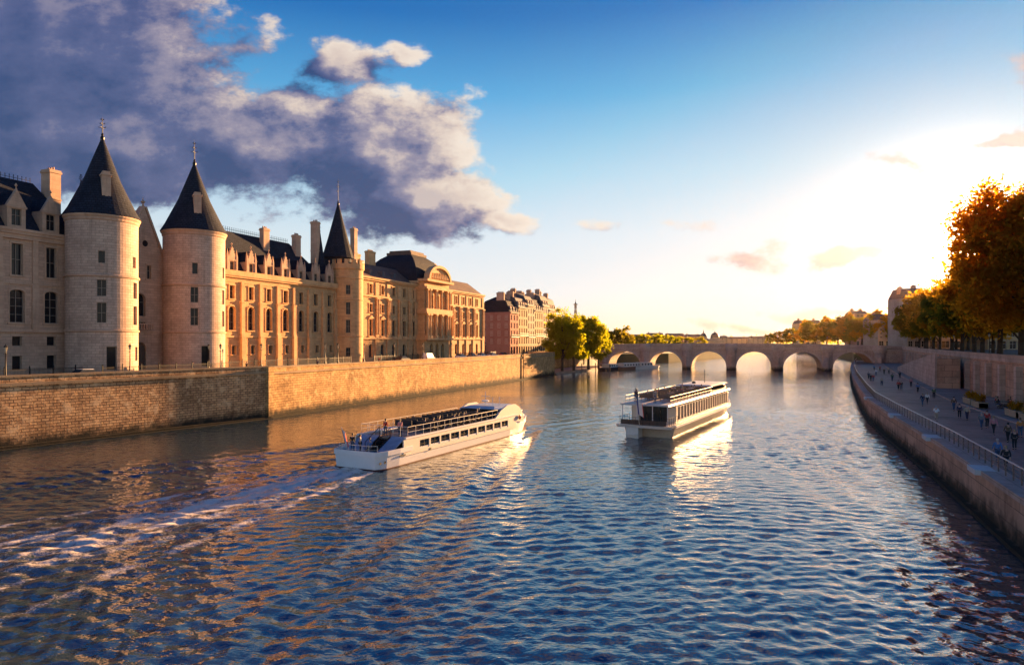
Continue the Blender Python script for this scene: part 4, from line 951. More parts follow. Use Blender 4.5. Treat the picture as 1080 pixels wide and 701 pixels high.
def person_meshes(kind):
    if kind in _pm: return _pm[kind]
    J = pose(kind); names = ['pel', 'wst', 'chs', 'nck', 'hd', 'top']; E = [('pel', 'wst'), ('wst', 'chs'), ('chs', 'nck'), ('nck', 'hd'), ('hd', 'top')]
    rad = dict(pel=(.14, .10), wst=(.125, .09), chs=(.15, .10), nck=.055, hd=(.078, .095), top=(.062, .07))
    for n in 'LR':
        for a in ('hip', 'kne', 'ank', 'toe', 'sh', 'elb', 'wri', 'plm', 'f0', 'f1', 'f2', 'f3', 'g0', 'g1', 'g2', 'g3', 'h0', 'h1', 'h2', 'h3', 'th', 'tg'): names.append(a+n)
        E += [('pel', 'hip'+n), ('hip'+n, 'kne'+n), ('kne'+n, 'ank'+n), ('ank'+n, 'toe'+n), ('chs', 'sh'+n), ('sh'+n, 'elb'+n), ('elb'+n, 'wri'+n), ('wri'+n, 'plm'+n), ('wri'+n, 'th'+n), ('th'+n, 'tg'+n)]
        for k in '0123': E += [('plm'+n, 'f'+k+n), ('f'+k+n, 'g'+k+n), ('g'+k+n, 'h'+k+n)]
        rad.update({'hip'+n: .085, 'kne'+n: .055, 'ank'+n: .038, 'toe'+n: .036, 'sh'+n: .055, 'elb'+n: .037, 'wri'+n: .026, 'plm'+n: (.032, .016), 'th'+n: .011, 'tg'+n: .009})
        for k in '0123': rad['f'+k+n] = .0095; rad['g'+k+n] = .0085; rad['h'+k+n] = .007
    body = mk(J, names, E, rad, name='body', mat=SKIN)
    # upper garment
    nj = ['pel', 'wst', 'chs', 'nckb']; J['nckb'] = tuple(Vector(J['chs']).lerp(Vector(J['nck']), .6)); Ej = [('pel', 'wst'), ('wst', 'chs'), ('chs', 'nckb')]; rj = dict(pel=(.17, .125), wst=(.155, .115), chs=(.175, .125), nckb=(.075, .07))
    for n in 'LR':
        J['cuf'+n] = tuple(Vector(J['elb'+n]).lerp(Vector(J['wri'+n]), .85)); nj += ['sh'+n, 'elb'+n, 'cuf'+n]; Ej += [('chs', 'sh'+n), ('sh'+n, 'elb'+n), ('elb'+n, 'cuf'+n)]; rj.update({'sh'+n: .073, 'elb'+n: .053, 'cuf'+n: .042})
    jac = mk(J, nj, Ej, rj, name='jacket')
    nt = ['pel']; Et = []; rt = dict(pel=(.155, .115))
    for n in 'LR':
        J['hem'+n] = tuple(Vector(J['kne'+n]).lerp(Vector(J['ank'+n]), .9)); nt += ['hip'+n, 'kne'+n, 'hem'+n]; Et += [('pel', 'hip'+n), ('hip'+n, 'kne'+n), ('kne'+n, 'hem'+n)]; rt.update({'hip'+n: .105, 'kne'+n: .073, 'hem'+n: .06})
    tro = mk(J, nt, Et, rt, name='trousers')
    h = Vector(J['hd']); q = MB(); q.lathe([(.088, h.z+.0), (.098, h.z+.05), (.092, h.z+.10), (.06, h.z+.145), (0, h.z+.158)], h.x, h.y+.018, 10); q.lathe([(.0, h.z-.07), (.07, h.z-.06), (.085, h.z+.02), (.06, h.z+.05)], h.x, h.y+.045, 10)
    hair = q.mesh('hair', None, True)
    q = MB(); q.add([(h.x-.012, h.y-.085, h.z+.01), (h.x+.012, h.y-.085, h.z+.01), (h.x, h.y-.115, h.z-.022), (h.x, h.y-.088, h.z+.04)], [(0, 2, 1), (0, 3, 2), (1, 2, 3), (0, 1, 3)])
    nose = q.mesh('nose', SKIN); q = MB()
    for s_ in (-1, 1): q.lathe([(0, h.z+.012), (.011, h.z+.022), (0, h.z+.032)], h.x+s_*.032, h.y-.083, 6)
    eyes = q.mesh('eyes', IRON); q = MB()
    for n in 'LR':
        a, b_ = Vector(J['ank'+n]), Vector(J['toe'+n]); q.tube(a+Vector((0, .03, -.03)), b_, .048, .038, 8)
    shoes = q.mesh('shoes', IRON, True)
    _pm[kind] = (body, jac, tro, hair, nose, eyes, shoes); return _pm[kind]
CLO = {n: flat('cloth_'+n, c, .85) for n, c in dict(black=(.02, .02, .022), navy=(.025, .035, .08), red=(.4, .04, .03), white=(.7, .68, .65), blue=(.08, .16, .35), grey=(.2, .2, .2), beige=(.42, .34, .24), denim=(.06, .09, .16), pink=(.5, .2, .22), green=(.07, .13, .06), brown=(.12, .07, .04), orange=(.5, .2, .05)).items()}
HAIR = {n: flat('hair_'+n, c, .6) for n, c in dict(dark=(.02, .014, .01), brown=(.08, .045, .025), fair=(.3, .2, .1), grey=(.3, .29, .28)).items()}
_cm = {}
def person(loc, rz, kind, jc, tc, hc, label, group=None, sc=1.):
    ms = person_meshes(kind); t = thing('person', label, 'person', (0, 0, 0), rz, group); t.location = loc; t.scale = (sc,)*3
    def part(nm, me, mat, par):
        o = link(nm, me, par)
        if mat:
            key = (me.name, mat.name)
            if key not in _cm: c = me.copy(); c.materials.clear(); c.materials.append(mat); _cm[key] = c
            o.data = _cm[key]
        return o
    b = part('body', ms[0], None, t); part('jacket', ms[1], CLO[jc], t); part('trousers', ms[2], CLO[tc], t); part('hair', ms[3], HAIR[hc], t)
    part('nose', ms[4], None, b); part('eyes', ms[5], None, b); part('shoes', ms[6], None, t)
    return t

# ================================================================== BOATS
def hull_outline(L, w, sw=.78, blunt=.0):
    st = [(0, sw), (.4, sw+.1), (1.2, .97), (3, 1), (L*.74, 1), (L*.82, .93), (L*.89, .76), (L*.95, .48), (L*.985, .2), (L, .03)]
    return [(x, w*k) for x, k in st]
def hull(mb, out, zlo, zhi, wlo=.9, rake=1.2, flat_top=True):
    """lofted hull shell from outline; zhi(x) gives the sheer"""
    L = out[-1][0]; rows = []
    for lev in (0, .5, 1.):
        row = []
        for sd_ in (1, -1):
            pts = out if sd_ == 1 else out[::-1]
            for x, y in pts:
                z = zlo+(zhi(x)-zlo)*lev; k = wlo+(1-wlo)*lev; xx = x-(1-lev)*rake*max(0, (x/L-.6)/.4)+(1-lev)*.15*max(0, 1-x/2.)
                row.append((xx, y*k*sd_, z))
        rows.append(row)
    n = len(rows[0]); vs = sum(rows, []); fs = []
    for j in range(2):
        for i in range(n): fs.append((j*n+i, j*n+(i+1) % n, (j+1)*n+(i+1) % n, (j+1)*n+i)[::-1])
    fs.append(tuple(range(2*n, 3*n))[::-1]); fs.append(tuple(range(n)))
    mb.add(vs, fs)
def rail_along(parent, pts, h, n, mat, mids=2, name='railing'):
    m = MB(); P_ = [Vector(p) for p in pts]
    for k in range(mids+1):
        zz = h*(k+1)/(mids+1); m.path([p+Vector((0, 0, zz)) for p in P_], .014 if k < mids else .024, 5)
    L = [0]
    for a, b_ in zip(P_[:-1], P_[1:]): L.append(L[-1]+(b_-a).length)
    for i in range(n+1):
        d = L[-1]*i/n; j = max(k for k in range(len(L)-1) if L[k] <= d+1e-6); q = P_[j].lerp(P_[j+1], (d-L[j])/(L[j+1]-L[j])); m.tube(q, q+Vector((0, 0, h)), .022, n=5)
    return m.build(name, mat, parent)
def flag(parent, x, y, z, h, ang=0):
    m = MB(); m.tube((x, y, z), (x-h*.35, y, z+h), .03, n=6); o = m.build('flagstaff', WHITE2, parent)
    FB, FW, FR = plain('flag_blue', (.02, .05, .25)), plain('flag_white', (.75, .73, .7)), plain('flag_red', (.85, .04, .03))
    top = Vector((x-h*.34, y, z+h*.98)); bot = Vector((x-h*.16, y, z+h*.45)); d = Vector((-.30, -.62, -.42))*h*.5
    for k, mt in enumerate((FB, FW, FR)):
        q = MB()
        for i in range(3):
            a, b_ = (k*3+i)/9, (k*3+i+1)/9; w0 = Vector((0, math.sin(a*7)*.12, 0)); w1 = Vector((0, math.sin(b_*7)*.12, 0))
            p = [top+d*a+w0, bot+d*a+w0, bot+d*b_+w1, top+d*b_+w1]; e = Vector((.012, .012, 0)); q.add(p+[v+e for v in p], [(0, 1, 2, 3), (7, 6, 5, 4), (0, 4, 5, 1), (1, 5, 6, 2), (2, 6, 7, 3), (3, 7, 4, 0)])
        q.build('flag', mt, o)
t = thing('sightseeing_boat', 'long low white open deck sightseeing boat heading away near the golden quay wall', 'boat', (*B1['o'], 0), B1['a']); BT1 = t
L, w_ = B1['L'], B1['w']; out = hull_outline(L, w_, .80)
m = MB(); hull(m, out, -.7, lambda x: 1.42+.5*max(0, (x/L-.72)/.28)**1.5, .93, 1.6); m.build('hull', WHITE, t)
m = MB(); hull(m, [(x, y+.03) for x, y in out], -.8, lambda x: .10, .95, 1.3); m.build('waterline_stripe', plain('rust_red_bottom', (.10, .03, .02)), t)
m = MB(); o1 = [(x, y) for x, y in out if x < 5]; 
def bulwark(mb, pts, th, z0, z1):
    mb.sweep(pts, -th, 0, z0, z1)
m.sweep([(5.0, w_)]+[(x, y) for x, y in out if x < 4][::-1]+[(x, -y) for x, y in out if x < 4]+[(5.0, -w_)], 0, .09, 1.3, 1.75); m.build('stern_bulwark', WHITE, t)
m = MB(); hull(m, [(x, y-.1) for x, y in out], 1.0, lambda x: 1.44+.5*max(0, (x/L-.72)/.28)**1.5, 1, 0); m.build('deck', GREYP, t)
# cabin walls with window openings
ops = [(6.2+1.93*i+.9, 1.68, 1.28, 2.12, 0) for i in range(10)]
for sg in (1, -1):
    m = MB(); y0 = w_
    mp = (lambda u, z, d: (u, -(w_+.02-d), z)) if sg < 0 else (lambda u, z, d: (u, w_+.02-d, z))
    m.panel(3.6, 27.6, .9, 2.5, ops, .14, mp); cw = m.build('cabin_wall', WHITE2, t)
    for c, ww, a, b_, _ in ops:
        q = MB(); yy_ = sg*(w_-.11); q.box(c-ww/2-.05, c+ww/2+.05, min(yy_, yy_+sg*.03), max(yy_, yy_+sg*.03), a-.05, b_+.05); q.build('window', BGLASS, t)
        q = MB(); yy_ = sg*(w_-.05); q.box(c-.02, c+.02, yy_-.02, yy_+.02, a, b_); q.box(c-ww/2, c+ww/2, yy_-.02, yy_+.02, (a+b_)/2-.015, (a+b_)/2+.015); q.build('window_bar', IRON, t)
m = MB(); m.box(4.2, 27.6, -w_+.12, w_-.12, 2.38, 2.52); m.build('upper_deck', plain('teak_deck', (.30, .2, .13)), t)
m = MB(); m.box(3.9, 27.9, -w_-.08, -w_+.13, 2.5, 2.66); m.box(3.9, 27.9, w_-.13, w_+.08, 2.5, 2.66); m.build('gunwale', WHITE, t)
# stern stair and slanted screens
m = MB()
for y0_, y1_ in ((-2.75, -1.15), (.35, 2.6)): m.add([(1.9, y0_, 1.46), (1.9, y1_, 1.46), (4.2, y1_, 2.65), (4.2, y0_, 2.65), (2.0, y0_, 1.40), (2.0, y1_, 1.40), (4.3, y1_, 2.58), (4.3, y0_, 2.58)], [(0, 3, 2, 1), (4, 5, 6, 7), (0, 1, 5, 4), (2, 3, 7, 6), (0, 4, 7, 3), (1, 2, 6, 5)])
m.build('slanted_screen', SGLASS, t)
m = MB()
for i in range(7): m.box(1.9+.3*i, 2.25+.3*i, -1.0, .2, 1.45+.15*i, 1.5+.15*i)
for y_ in (-1.05, .25): m.tube((1.8, y_, 1.44), (4.0, y_, 2.6), .05); m.tube((1.8, y_, 2.3), (4.0, y_, 3.5), .035); m.tube((1.8, y_, 1.44), (1.8, y_, 2.3), .035); m.tube((4.0, y_, 2.5), (4.0, y_, 3.5), .035)
m.build('stair', IRON, t)
m = MB(); m.box(4.0, 4.1, -2.6, -1.1, 1.45, 2.4); m.box(4.0, 4.1, .3, 2.6, 1.45, 2.4); m.build('aft_bulkhead', DARKP, t)
for sg in (-1, 1): rail_along(t, [(4.4, sg*(w_-.1), 2.62), (22.8, sg*(w_-.1), 2.62)], 1.0, 14, WHITE2, 1)
rail_along(t, [(4.4, -w_+.1, 2.62), (4.4, -1.1, 2.62)], 1.0, 2, WHITE2); rail_along(t, [(4.4, .4, 2.62), (4.4, w_-.1, 2.62)], 1.0, 3, WHITE2)
rail_along(t, [(.5, -2.3, 1.5), (.12, -1.6, 1.5), (.12, 1.6, 1.5), (.5, 2.3, 1.5)], .75, 6, WHITE2, 1)
for i in range(13):
    if i in (4,): continue
    x = 9.6+1.0*i
    for y_ in (-1.45, 1.45):
        q = MB(); q.box(x, x+.45, y_-1.1, y_+1.1, 2.9, 3.0); q.box(x-.08, x, y_-1.1, y_+1.1, 2.9, 3.55); q.box(x+.1, x+.16, y_-.9, y_-.84, 2.52, 2.9); q.box(x+.1, x+.16, y_+.84, y_+.9, 2.52, 2.9); q.build('seat_bench', DARKP, t)
m = MB(); m.box(5.2, 7.6, .6, 1.7, 2.95, 3.05); m.box(5.4, 5.5, 1.1, 1.2, 2.5, 2.95); m.box(7.3, 7.4, 1.1, 1.2, 2.5, 2.95); m.build('table', WHITE, t)
# wheelhouse, curved coaming and foredeck
m = MB(); pts = [(21.8, 2.5), (29.8, 1.55), (29.6, 2.6), (28.3, 3.55), (27.2, 4.05), (25.2, 4.05), (23.6, 3.55), (22.6, 2.9)]
m.xz([(21.8, 2.5), (29.8, 1.5), (29.7, 2.5), (28.6, 3.5), (27.4, 3.98), (25.2, 3.98), (23.6, 3.5), (22.6, 2.9)], -w_+.02, -w_+.22); m.xz([(21.8, 2.5), (29.8, 1.5), (29.7, 2.5), (28.6, 3.5), (27.4, 3.98), (25.2, 3.98), (23.6, 3.5), (22.6, 2.9)], w_-.22, w_-.02); m.build('side_coaming', WHITE2, t)
m = MB(); m.box(23.2, 28.4, -w_+.24, w_-.24, 3.56, 3.66); m.frus((22.8, 28.8, -2.4, 2.4), 3.66, (24, 28, -1.8, 1.8), 3.9); m.build('wheelhouse_roof', plain('blue_grey_roof', (.32, .36, .46), .35), t)
m = MB(); m.box(23.3, 28.3, -w_+.3, w_-.3, 2.5, 3.55); m.build('wheelhouse_glass', BGLASS, t)
m = MB(); m.tube((25.6, .4, 3.8), (25.6, .4, 5.6), .04); m.tube((25.6, -.2, 5.0), (25.6, 1.0, 5.0), .03); m.tube((26.8, -1, 3.8), (26.8, -1, 4.9), .03); m.tube((24.6, -1.2, 3.8), (24.6, -1.2, 5.0), .025); m.lathe([(0, 4.25), (.5, 4.3), (.5, 4.45), (0, 4.5)], 25.6, .4, 10); m.build('mast', WHITE, t)
m = MB(); m.frus((29.7, 33.2, -1.5, 1.5), 1.9, (29.9, 32.6, -1.1, 1.1), 2.5); m.build('foredeck_cabin', WHITE, t)
rail_along(t, [(29.9, -2.3, 1.8), (32.2, -1.6, 1.9), (34, -.5, 1.95), (34, .5, 1.95), (32.2, 1.6, 1.9), (29.9, 2.3, 1.8)], .8, 9, WHITE2, 1)
for x in (1., 2.4, .3):
    q = MB(); q.lathe([(0, .0), (.13, 0), (.13, .03), (0, .03)], 0, 0, 10); o = q.build('porthole', IRON, t); o.location = (x, -w_*.93, .7); o.rotation_euler = (R(90), 0, 0)
q = MB(); q.box(3.0, 3.9, -w_-.03, -w_+.02, .95, 1.1); q.box(8.0, 8.25, -w_-.05, -w_, .85, 1.1) ; q.build('mooring_cleat', IRON, t)
q = MB(); q.lathe([(.2, 0), (.32, .05), (.32, .12), (.2, .17), (.2, 0)], 0, 0, 14); o = q.build('life_ring', REDP, t); o.location = (28.5, -w_-.02, 2.2); o.rotation_euler = (R(90), 0, 0)
flag(t, .1, .9, 1.5, 2.5)
def on(b, x, y, z): c, s_ = math.cos(b['a']), math.sin(b['a']); return (b['o'][0]+x*c-y*s_, b['o'][1]+x*s_+y*c, z)
pb = 'people on the deck of the long white boat'
person(on(B1, 1.1, 1.2, 1.45), B1['a']+1.9, 'stand', 'black', 'denim', 'dark', 'person in black jacket standing at the stern rail of the long white boat', pb)
person(on(B1, 1.5, -.6, 1.45), B1['a']+2.6, 'sit', 'blue', 'grey', 'brown', 'person in blue sitting on the stern deck of the long white boat', pb)
person(on(B1, .9, .1, 1.45), B1['a']+.6, 'stand', 'grey', 'black', 'dark', 'person in grey standing in the middle of the long white boat stern', pb)
person(on(B1, 4.9, .2, 2.52), B1['a']+1.57, 'stand', 'red', 'denim', 'dark', 'person in red top at the head of the stern stair on the white boat', pb)
person(on(B1, 5.3, -1.3, 2.52), B1['a']+1.8, 'stand', 'pink', 'navy', 'fair', 'person in pink top leaning by the stair railing of the white boat', pb)
rc = random.Random(4); names = list(CLO); ordn = {0: 'first', 1: 'second', 2: 'third', 3: 'fourth', 4: 'fifth', 5: 'sixth', 6: 'seventh', 7: 'eighth', 8: 'ninth', 9: 'tenth', 10: 'eleventh', 11: 'twelfth', 12: 'thirteenth'}
for i in range(13):
    if i in (4, 9): continue
    x = 9.6+i; sd_ = -1 if rc.random() < .6 else 1; jc = rc.choice(names)
    person(on(B1, x+.2, sd_*1.45+rc.uniform(-.6, .6), 2.52), B1['a']+PI/2, 'sit', jc, rc.choice(['black', 'denim', 'navy']), rc.choice(list(HAIR)), f'person in {jc} seated on the {ordn[i]} bench row from the stern stair, {"starboard" if sd_ < 0 else "port"} side', pb)

# --- second boat
t = thing('river_cruiser', 'cream and dark river cruiser with glazed cabin and red striped flag in mid river', 'boat', (*B2['o'], 0), B2['a'])
L, w_ = B2['L'], B2['w']; out = [(x, y) for x, y in hull_outline(L, w_, .98)]
m = MB(); hull(m, [(x+2.2 if x < 3 else x, y*.93) for x, y in out], -.8, lambda x: 1.3+.9*max(0, (x/L-.75)/.25)**1.5, .86, 2.2); m.build('hull', plain('cream_hull_paint', (.48, .38, .28), .4), t)
m = MB(); hull(m, out, 1.28, lambda x: 1.62+1.0*max(0, (x/L-.75)/.25)**1.5, 1, 0); m.build('main_deck', WHITE2, t)
m = MB(); m.sweep([(x, -y-.02) for x, y in out[3:]], -.0, .1, 1.15, 1.45); m.sweep([(x, y+.02) for x, y in out[3:]], -.1, .0, 1.15, 1.45); m.build('rubbing_strake', WHITE, t)
m = MB(); m.box(.2, 1.8, .6, 2.2, -.3, 1.25); m.box(-.05, .2, .8, 2.0, .3, .5); m.build('rudder_housing', WHITE2, t)
ops = [(5.2+1.45*i+.6, 1.05, 1.95, 3.6, 0) for i in range(20)]
for sg in (1, -1):
    mp = (lambda u, z, d: (u, -(w_-.35-d), z)) if sg < 0 else (lambda u, z, d: (u, w_-.35-d, z))
    m = MB(); m.panel(4.4, 34.6, 1.6, 4.0, ops, .12, mp); m.build('cabin_wall', WHITE2, t)
    for c, ww, a, b_, _ in ops:
        q = MB(); yy_ = sg*(w_-.5); q.box(c-ww/2-.05, c+ww/2+.05, yy_-.02, yy_+.02, a-.05, b_+.05); q.build('window', BGLASS, t)
m = MB(); m.box(4.4, 4.5, -w_+.5, -1.9, 1.62, 3.98); m.box(4.4, 4.5, 1.9, w_-.5, 1.62, 3.98); m.build('aft_bulkhead', WHITE2, t)
for y_ in (-1.35, -.45, .45, 1.35):
    q = MB(); q.box(4.4, 4.46, y_-.42, y_+.42, 1.7, 3.9); q.build('glass_door', BGLASS, t)
m = MB(); m.frus((.6, 35.5, -w_+.15, w_-.15), 4.0, (.7, 35.3, -w_+.25, w_-.25), 4.2); m.build('cabin_roof', plain('cream_roof', (.6, .52, .42), .5), t)
for x, y_ in ((.9, -2.9), (.9, 2.9), (.9, -1.), (.9, 1.)):
    q = MB(); q.tube((x, y_, 1.6), (x, y_, 4.0), .05); q.build('canopy_post', WHITE, t)
rail_along(t, [(4.3, -w_+.1, 1.62), (.3, -w_+.12, 1.62), (.12, 0, 1.62), (.3, w_-.12, 1.62), (4.3, w_-.1, 1.62)], .95, 16, IRON)
m = MB(); m.box(.25, .33, -2.9, 2.9, 1.65, 2.25); m.build('stern_board', DWOOD, t)
flag(t, .1, .4, 1.7, 3.3)
for sg in (-1, 1): rail_along(t, [(2.0, sg*(w_-.4), 4.2), (24, sg*(w_-.4), 4.2)], .9, 14, IRON, 1)
for i in range(12):
    x = 5.5+1.5*i
    for y_ in (-1.3, 1.3):
        q = MB(); q.box(x, x+.45, y_-1., y_+1., 4.55, 4.65); q.box(x-.06, x, y_-1., y_+1., 4.55, 5.1); q.box(x+.1, x+.16, y_-.8, y_-.74, 4.2, 4.55); q.box(x+.1, x+.16, y_+.74, y_+.8, 4.2, 4.55); q.build('seat_bench', plain('brown_bench', (.10, .07, .055)), t)
m = MB(); m.frus((24.6, 35, -2.5, 2.5), 4.2, (24.8, 34.5, -2.3, 2.3), 5.1); m.build('saloon', plain('saloon_wood', (.25, .11, .06), .4), t)
m = MB(); m.box(25, 34.2, -2.55, 2.55, 4.45, 4.9); m.build('saloon_glass', BGLASS, t)
m = MB(); m.frus((24.2, 35.4, -2.8, 2.8), 5.1, (24.6, 34.8, -2.4, 2.4), 5.3); m.build('saloon_roof', WHITE2, t)
m = MB(); m.frus((35.4, 39.6, -1.9, 1.9), 1.8, (35.8, 38.8, -1.6, 1.6), 4.6); m.build('wheelhouse', WHITE, t); m = MB(); m.box(35.4, 39.1, -1.85, 1.85, 3.4, 4.2); m.build('wheelhouse_glass', BGLASS, t)
m = MB(); m.tube((31, 0, 5.3), (31, 0, 7.4), .05); m.tube((31, -.7, 6.6), (31, .7, 6.6), .03); m.lathe([(.3, 5.3), (.3, 5.5), (.1, 5.6), (0, 5.6)], 28, 1, 8); m.build('mast', IRON, t)
rail_along(t, [(39.8, -1.9, 2.1), (42.5, -1.2, 2.4), (44.4, 0, 2.6), (42.5, 1.2, 2.4), (39.8, 1.9, 2.1)], .9, 8, WHITE, 1)
pb = 'people on the roof deck of the cream river cruiser'
for i in range(12):
    if rc.random() < .04: continue
    for y_ in (-1.3, 1.3):
        if rc.random() < .2: continue
        x = 5.5+1.5*i; jc = rc.choice(['black', 'navy', 'red', 'white', 'brown', 'grey', 'beige'])
        person(on(B2, x+.2, y_+rc.uniform(-.5, .5), 4.2), B2['a']+PI/2, 'sit', jc, rc.choice(['black', 'denim']), rc.choice(list(HAIR)), f'person in {jc} on the {"starboard" if y_ < 0 else "port"} half of roof bench {ordn[i]} from the cruiser stern', pb)
for i, (x, y_, jc) in enumerate([(2.6, 1.6, 'black'), (3.1, -.6, 'grey'), (3.9, 2.2, 'navy')]):
    person(on(B2, x, y_, 4.2), rc.uniform(0, 6), 'stand', jc, 'denim', 'dark', f'person in {jc} standing on the bare aft end of the cruiser roof', pb)

# ================================================================== STREET THINGS, LEFT BANK
def make_lamp():
    t = thing('street_lamp', '', 'street lamp', (0, 0, 0), 0, 'street lamps along the left quay')
    m = MB(); m.lathe([(.24, 0), (.24, .3), (.16, .4), (.18, .75), (.09, .95), (.065, 2.4), (.055, 3.5), (.1, 3.56), (.05, 3.65), (.05, 3.8)], 0, 0, 10); m.build('post', IRON, t, True)
    m = MB(); m.lathe([(.10, 3.8), (.19, 4.3)], 0, 0, 6); gl = m.build('lantern', glassy('lamp_glass', (.3, .27, .2), .2), t)
    m = MB(); m.lathe([(.24, 4.3), (.16, 4.5), (.05, 4.55), (.06, 4.65), (0, 4.75)], 0, 0, 6); m.tube((-.28, 0, 3.5), (.28, 0, 3.5), .02)
    m.build('lantern_cap', IRON, t); return t
lp = make_lamp(); fst = True
lamps = [(6, 8.5, 'lamp in front of the left palace wing at the picture edge'), (137, 9, 'lamp in front of the nearer round tower, on its sunlit side'), (220, 7.5, 'left lamp of the close pair before the second round tower'), (232.5, 12, 'right lamp of the close pair before the second round tower'), (275.5, 9, 'lamp before the second dormer of the long gothic wing'),
         (343, 8, 'lamp before the right end of the long gothic wing'), (356.6, 9, 'lamp just left of the crenellated tower'), (384, 9, 'lamp just right of the crenellated tower'), (416, 9, 'lamp before the golden classical wing, right of its doorway'), (446, 9, 'lamp at the left corner of the domed pavilion'), (476, 9, 'lamp at the right corner of the domed pavilion'), (512, 9, 'lamp between the palace end and the brick corner house'), (545, 9, 'lamp before the cream house in the row'), (568, 9, 'farthest lamp before the houses, near the trees')]
for px, v, lb in lamps:
    s_ = s_of(px, v); o = lp if fst else dup(lp, (0, 0, 0)); o.location = pl(s_, v, QZ+.005 if 5.6 > v or v > 13 else QZ+.005); o['label'] = 'dark '+lb; fst = False
def iron_fence(s0, s1, v, label):
    t = thing('iron_fence', label, 'fence', pl(s0, v, QZ+.12), RZ, 'iron fences before the palace'); L_ = s1-s0; m = MB()
    for z in (.15, 1.25): m.box(0, L_, -.025, .025, z, z+.05)
    n = int(L_/.16)
    for i in range(n+1): x = L_*i/n; m.box(x-.012, x+.012, -.012, .012, .05, 1.45)
    m.build('bars', IRON, t)
    for i in range(int(L_/3)+1):
        x = min(L_, i*3.0); q = MB(); q.box(x-.06, x+.06, -.05, .05, 0, 1.6); q.lathe([(.06, 1.6), (.09, 1.68), (0, 1.8)], x, 0, 6); q.build('post', IRON, t)
iron_fence(84, 100, 5.0, 'dark iron fence before the left palace wing'); iron_fence(100.2, 123, 8.6, 'dark iron fence curving before both round towers'); iron_fence(124, 163, 4.6, 'dark iron fence before the long gothic wing'); iron_fence(172, 200, 4.9, 'dark iron fence before the left classical wing'); iron_fence(216, 247, 4.9, 'dark iron fence before the far classical wing')
def make_car(label, paint, van=False):
    t = thing('parked_car', label, 'car', (0, 0, 0), 0, 'cars along the left quay road'); m = MB(); h = 1.0 if van else .0
    lo = [(-2.1, .35), (2.1, .35), (2.15, .6), (2.0, .82), (1.0, .95), (-1.75, .98), (-2.12, .85), (-2.15, .5)]
    m.xz(lo, -.86, .86); m.build('body', paint, t)
    m = MB(); ca = [(-1.75, .97), (1.0, .94), (.35, 1.42), (-1.2, 1.46)] if not van else [(-2.1, .97), (1.3, .94), (.9, 1.9), (-2.05, 1.95)]
    b_ = ca; m.add([(x, -.80 if z < 1.2 else -.62, z) for x, z in b_]+[(x, .80 if z < 1.2 else .62, z) for x, z in b_], [(0, 1, 2, 3), (7, 6, 5, 4), (1, 0, 4, 5), (2, 1, 5, 6), (3, 2, 6, 7), (0, 3, 7, 4)]); m.build('cabin_glass' if not van else 'cargo_body', BGLASS if not van else paint, t)
    m = MB(); z = b_[2][1]; m.frus((b_[3][0]-.02, b_[2][0]+.05, -.64, .64), z-.02, (b_[3][0]+.1, b_[2][0]-.1, -.55, .55), z+.06); m.build('roof', paint, t)
    for x in (-1.35, 1.3):
        for y in (-.8, .8):
            q = MB(); q.tube((x, y-.1, .32), (x, y+.1, .32), .32, n=14); wh = q.build('wheel', IRON, t); q = MB(); q.tube((x, y-.11, .32), (x, y+.11, .32), .18, n=10); q.build('rim', RAILM, wh)
    for y in (-.6, .6):
        q = MB(); q.box(2.1, 2.17, y-.18, y+.18, .62, .76); q.build('headlight', glassy('headlight_glass', (.5, .5, .45)), t); q = MB(); q.box(-2.17, -2.12, y-.16, y+.16, .65, .8); q.build('tail_light', REDP, t)
    return t
CW = plain('car_white', (.75, .74, .72), .25, 0, .03); CB = plain('car_black', (.02, .02, .025), .25, 0, .03); CG = plain('car_grey', (.22, .23, .25), .25, .3, .03); CR = plain('car_red', (.3, .03, .02), .25, 0, .03)
for px, v, pt, lb, van in ((93, 11.5, CW, 'white car passing below the nearer round tower', 0), (452, 9.5, CW, 'white delivery van by the left corner of the domed pavilion', 1), (486, 10, CW, 'white car before the far classical wing', 0), (498, 10, CG, 'grey car near the end of the far classical wing', 0), (508, 10, CW, 'white car at the corner between palace and brick house', 0), (519, 12, CW, 'white car before the rose brick corner house', 0), (531, 12, CR, 'dark red car before the brick house, close to the row', 0), (425, 10, CB, 'black car before the left classical wing', 0)):
    s_ = s_of(px, v); c = make_car(lb, pt, van); c.location = pl(s_, v, QZ+.01); c.rotation_euler.z = RZ
gr = 'people walking on the left quay'
for px, v, jc, lb in ((260, 14, 'black', 'person in black walking beside the wall near the gothic wing'), (335, 14.2, 'navy', 'person in navy walking below the last dormers of the gothic wing'), (400, 14, 'red', 'person in red walking before the left classical wing'), (463, 14, 'brown', 'person in brown walking before the domed pavilion'), (556, 13, 'grey', 'person in grey walking before the row of houses')):
    person(pl(s_of(px, v), v, QZ+.005), RZ+PI/2, 'walk', jc, 'black', 'dark', lb, gr)
# lamps on the bridge
for i, xb in enumerate([piers[0]]+[p for p in piers[1:-1]]):
    c, s_ = math.cos(BA), math.sin(BA); yb = 1.2; o = dup(lp, (BX+xb*c-yb*s_, BY+xb*s_+yb*c, bz(xb)-.0), 0, f'lamp standing on the {["left end","first","second","third","fourth","fifth","sixth"][i]} bastion of the stone bridge from the left', 'lamps on the stone bridge'); o['label'] = 'dark '+o['label']
for i, (xb, jc) in enumerate([(-12, 'black'), (4, 'red'), (9, 'navy'), (24, 'grey'), (30, 'white'), (43, 'black'), (60, 'blue'), (64, 'brown')]):
    c, s_ = math.cos(BA), math.sin(BA); yb = 1.6; person((BX+xb*c-yb*s_, BY+xb*s_+yb*c, bz(xb)), BA+PI/2*(1 if i % 2 else -1), 'walk', jc, 'black', 'dark', f'person in {jc} crossing the stone bridge, {ordn[i]} from the left', 'people crossing the bridge')
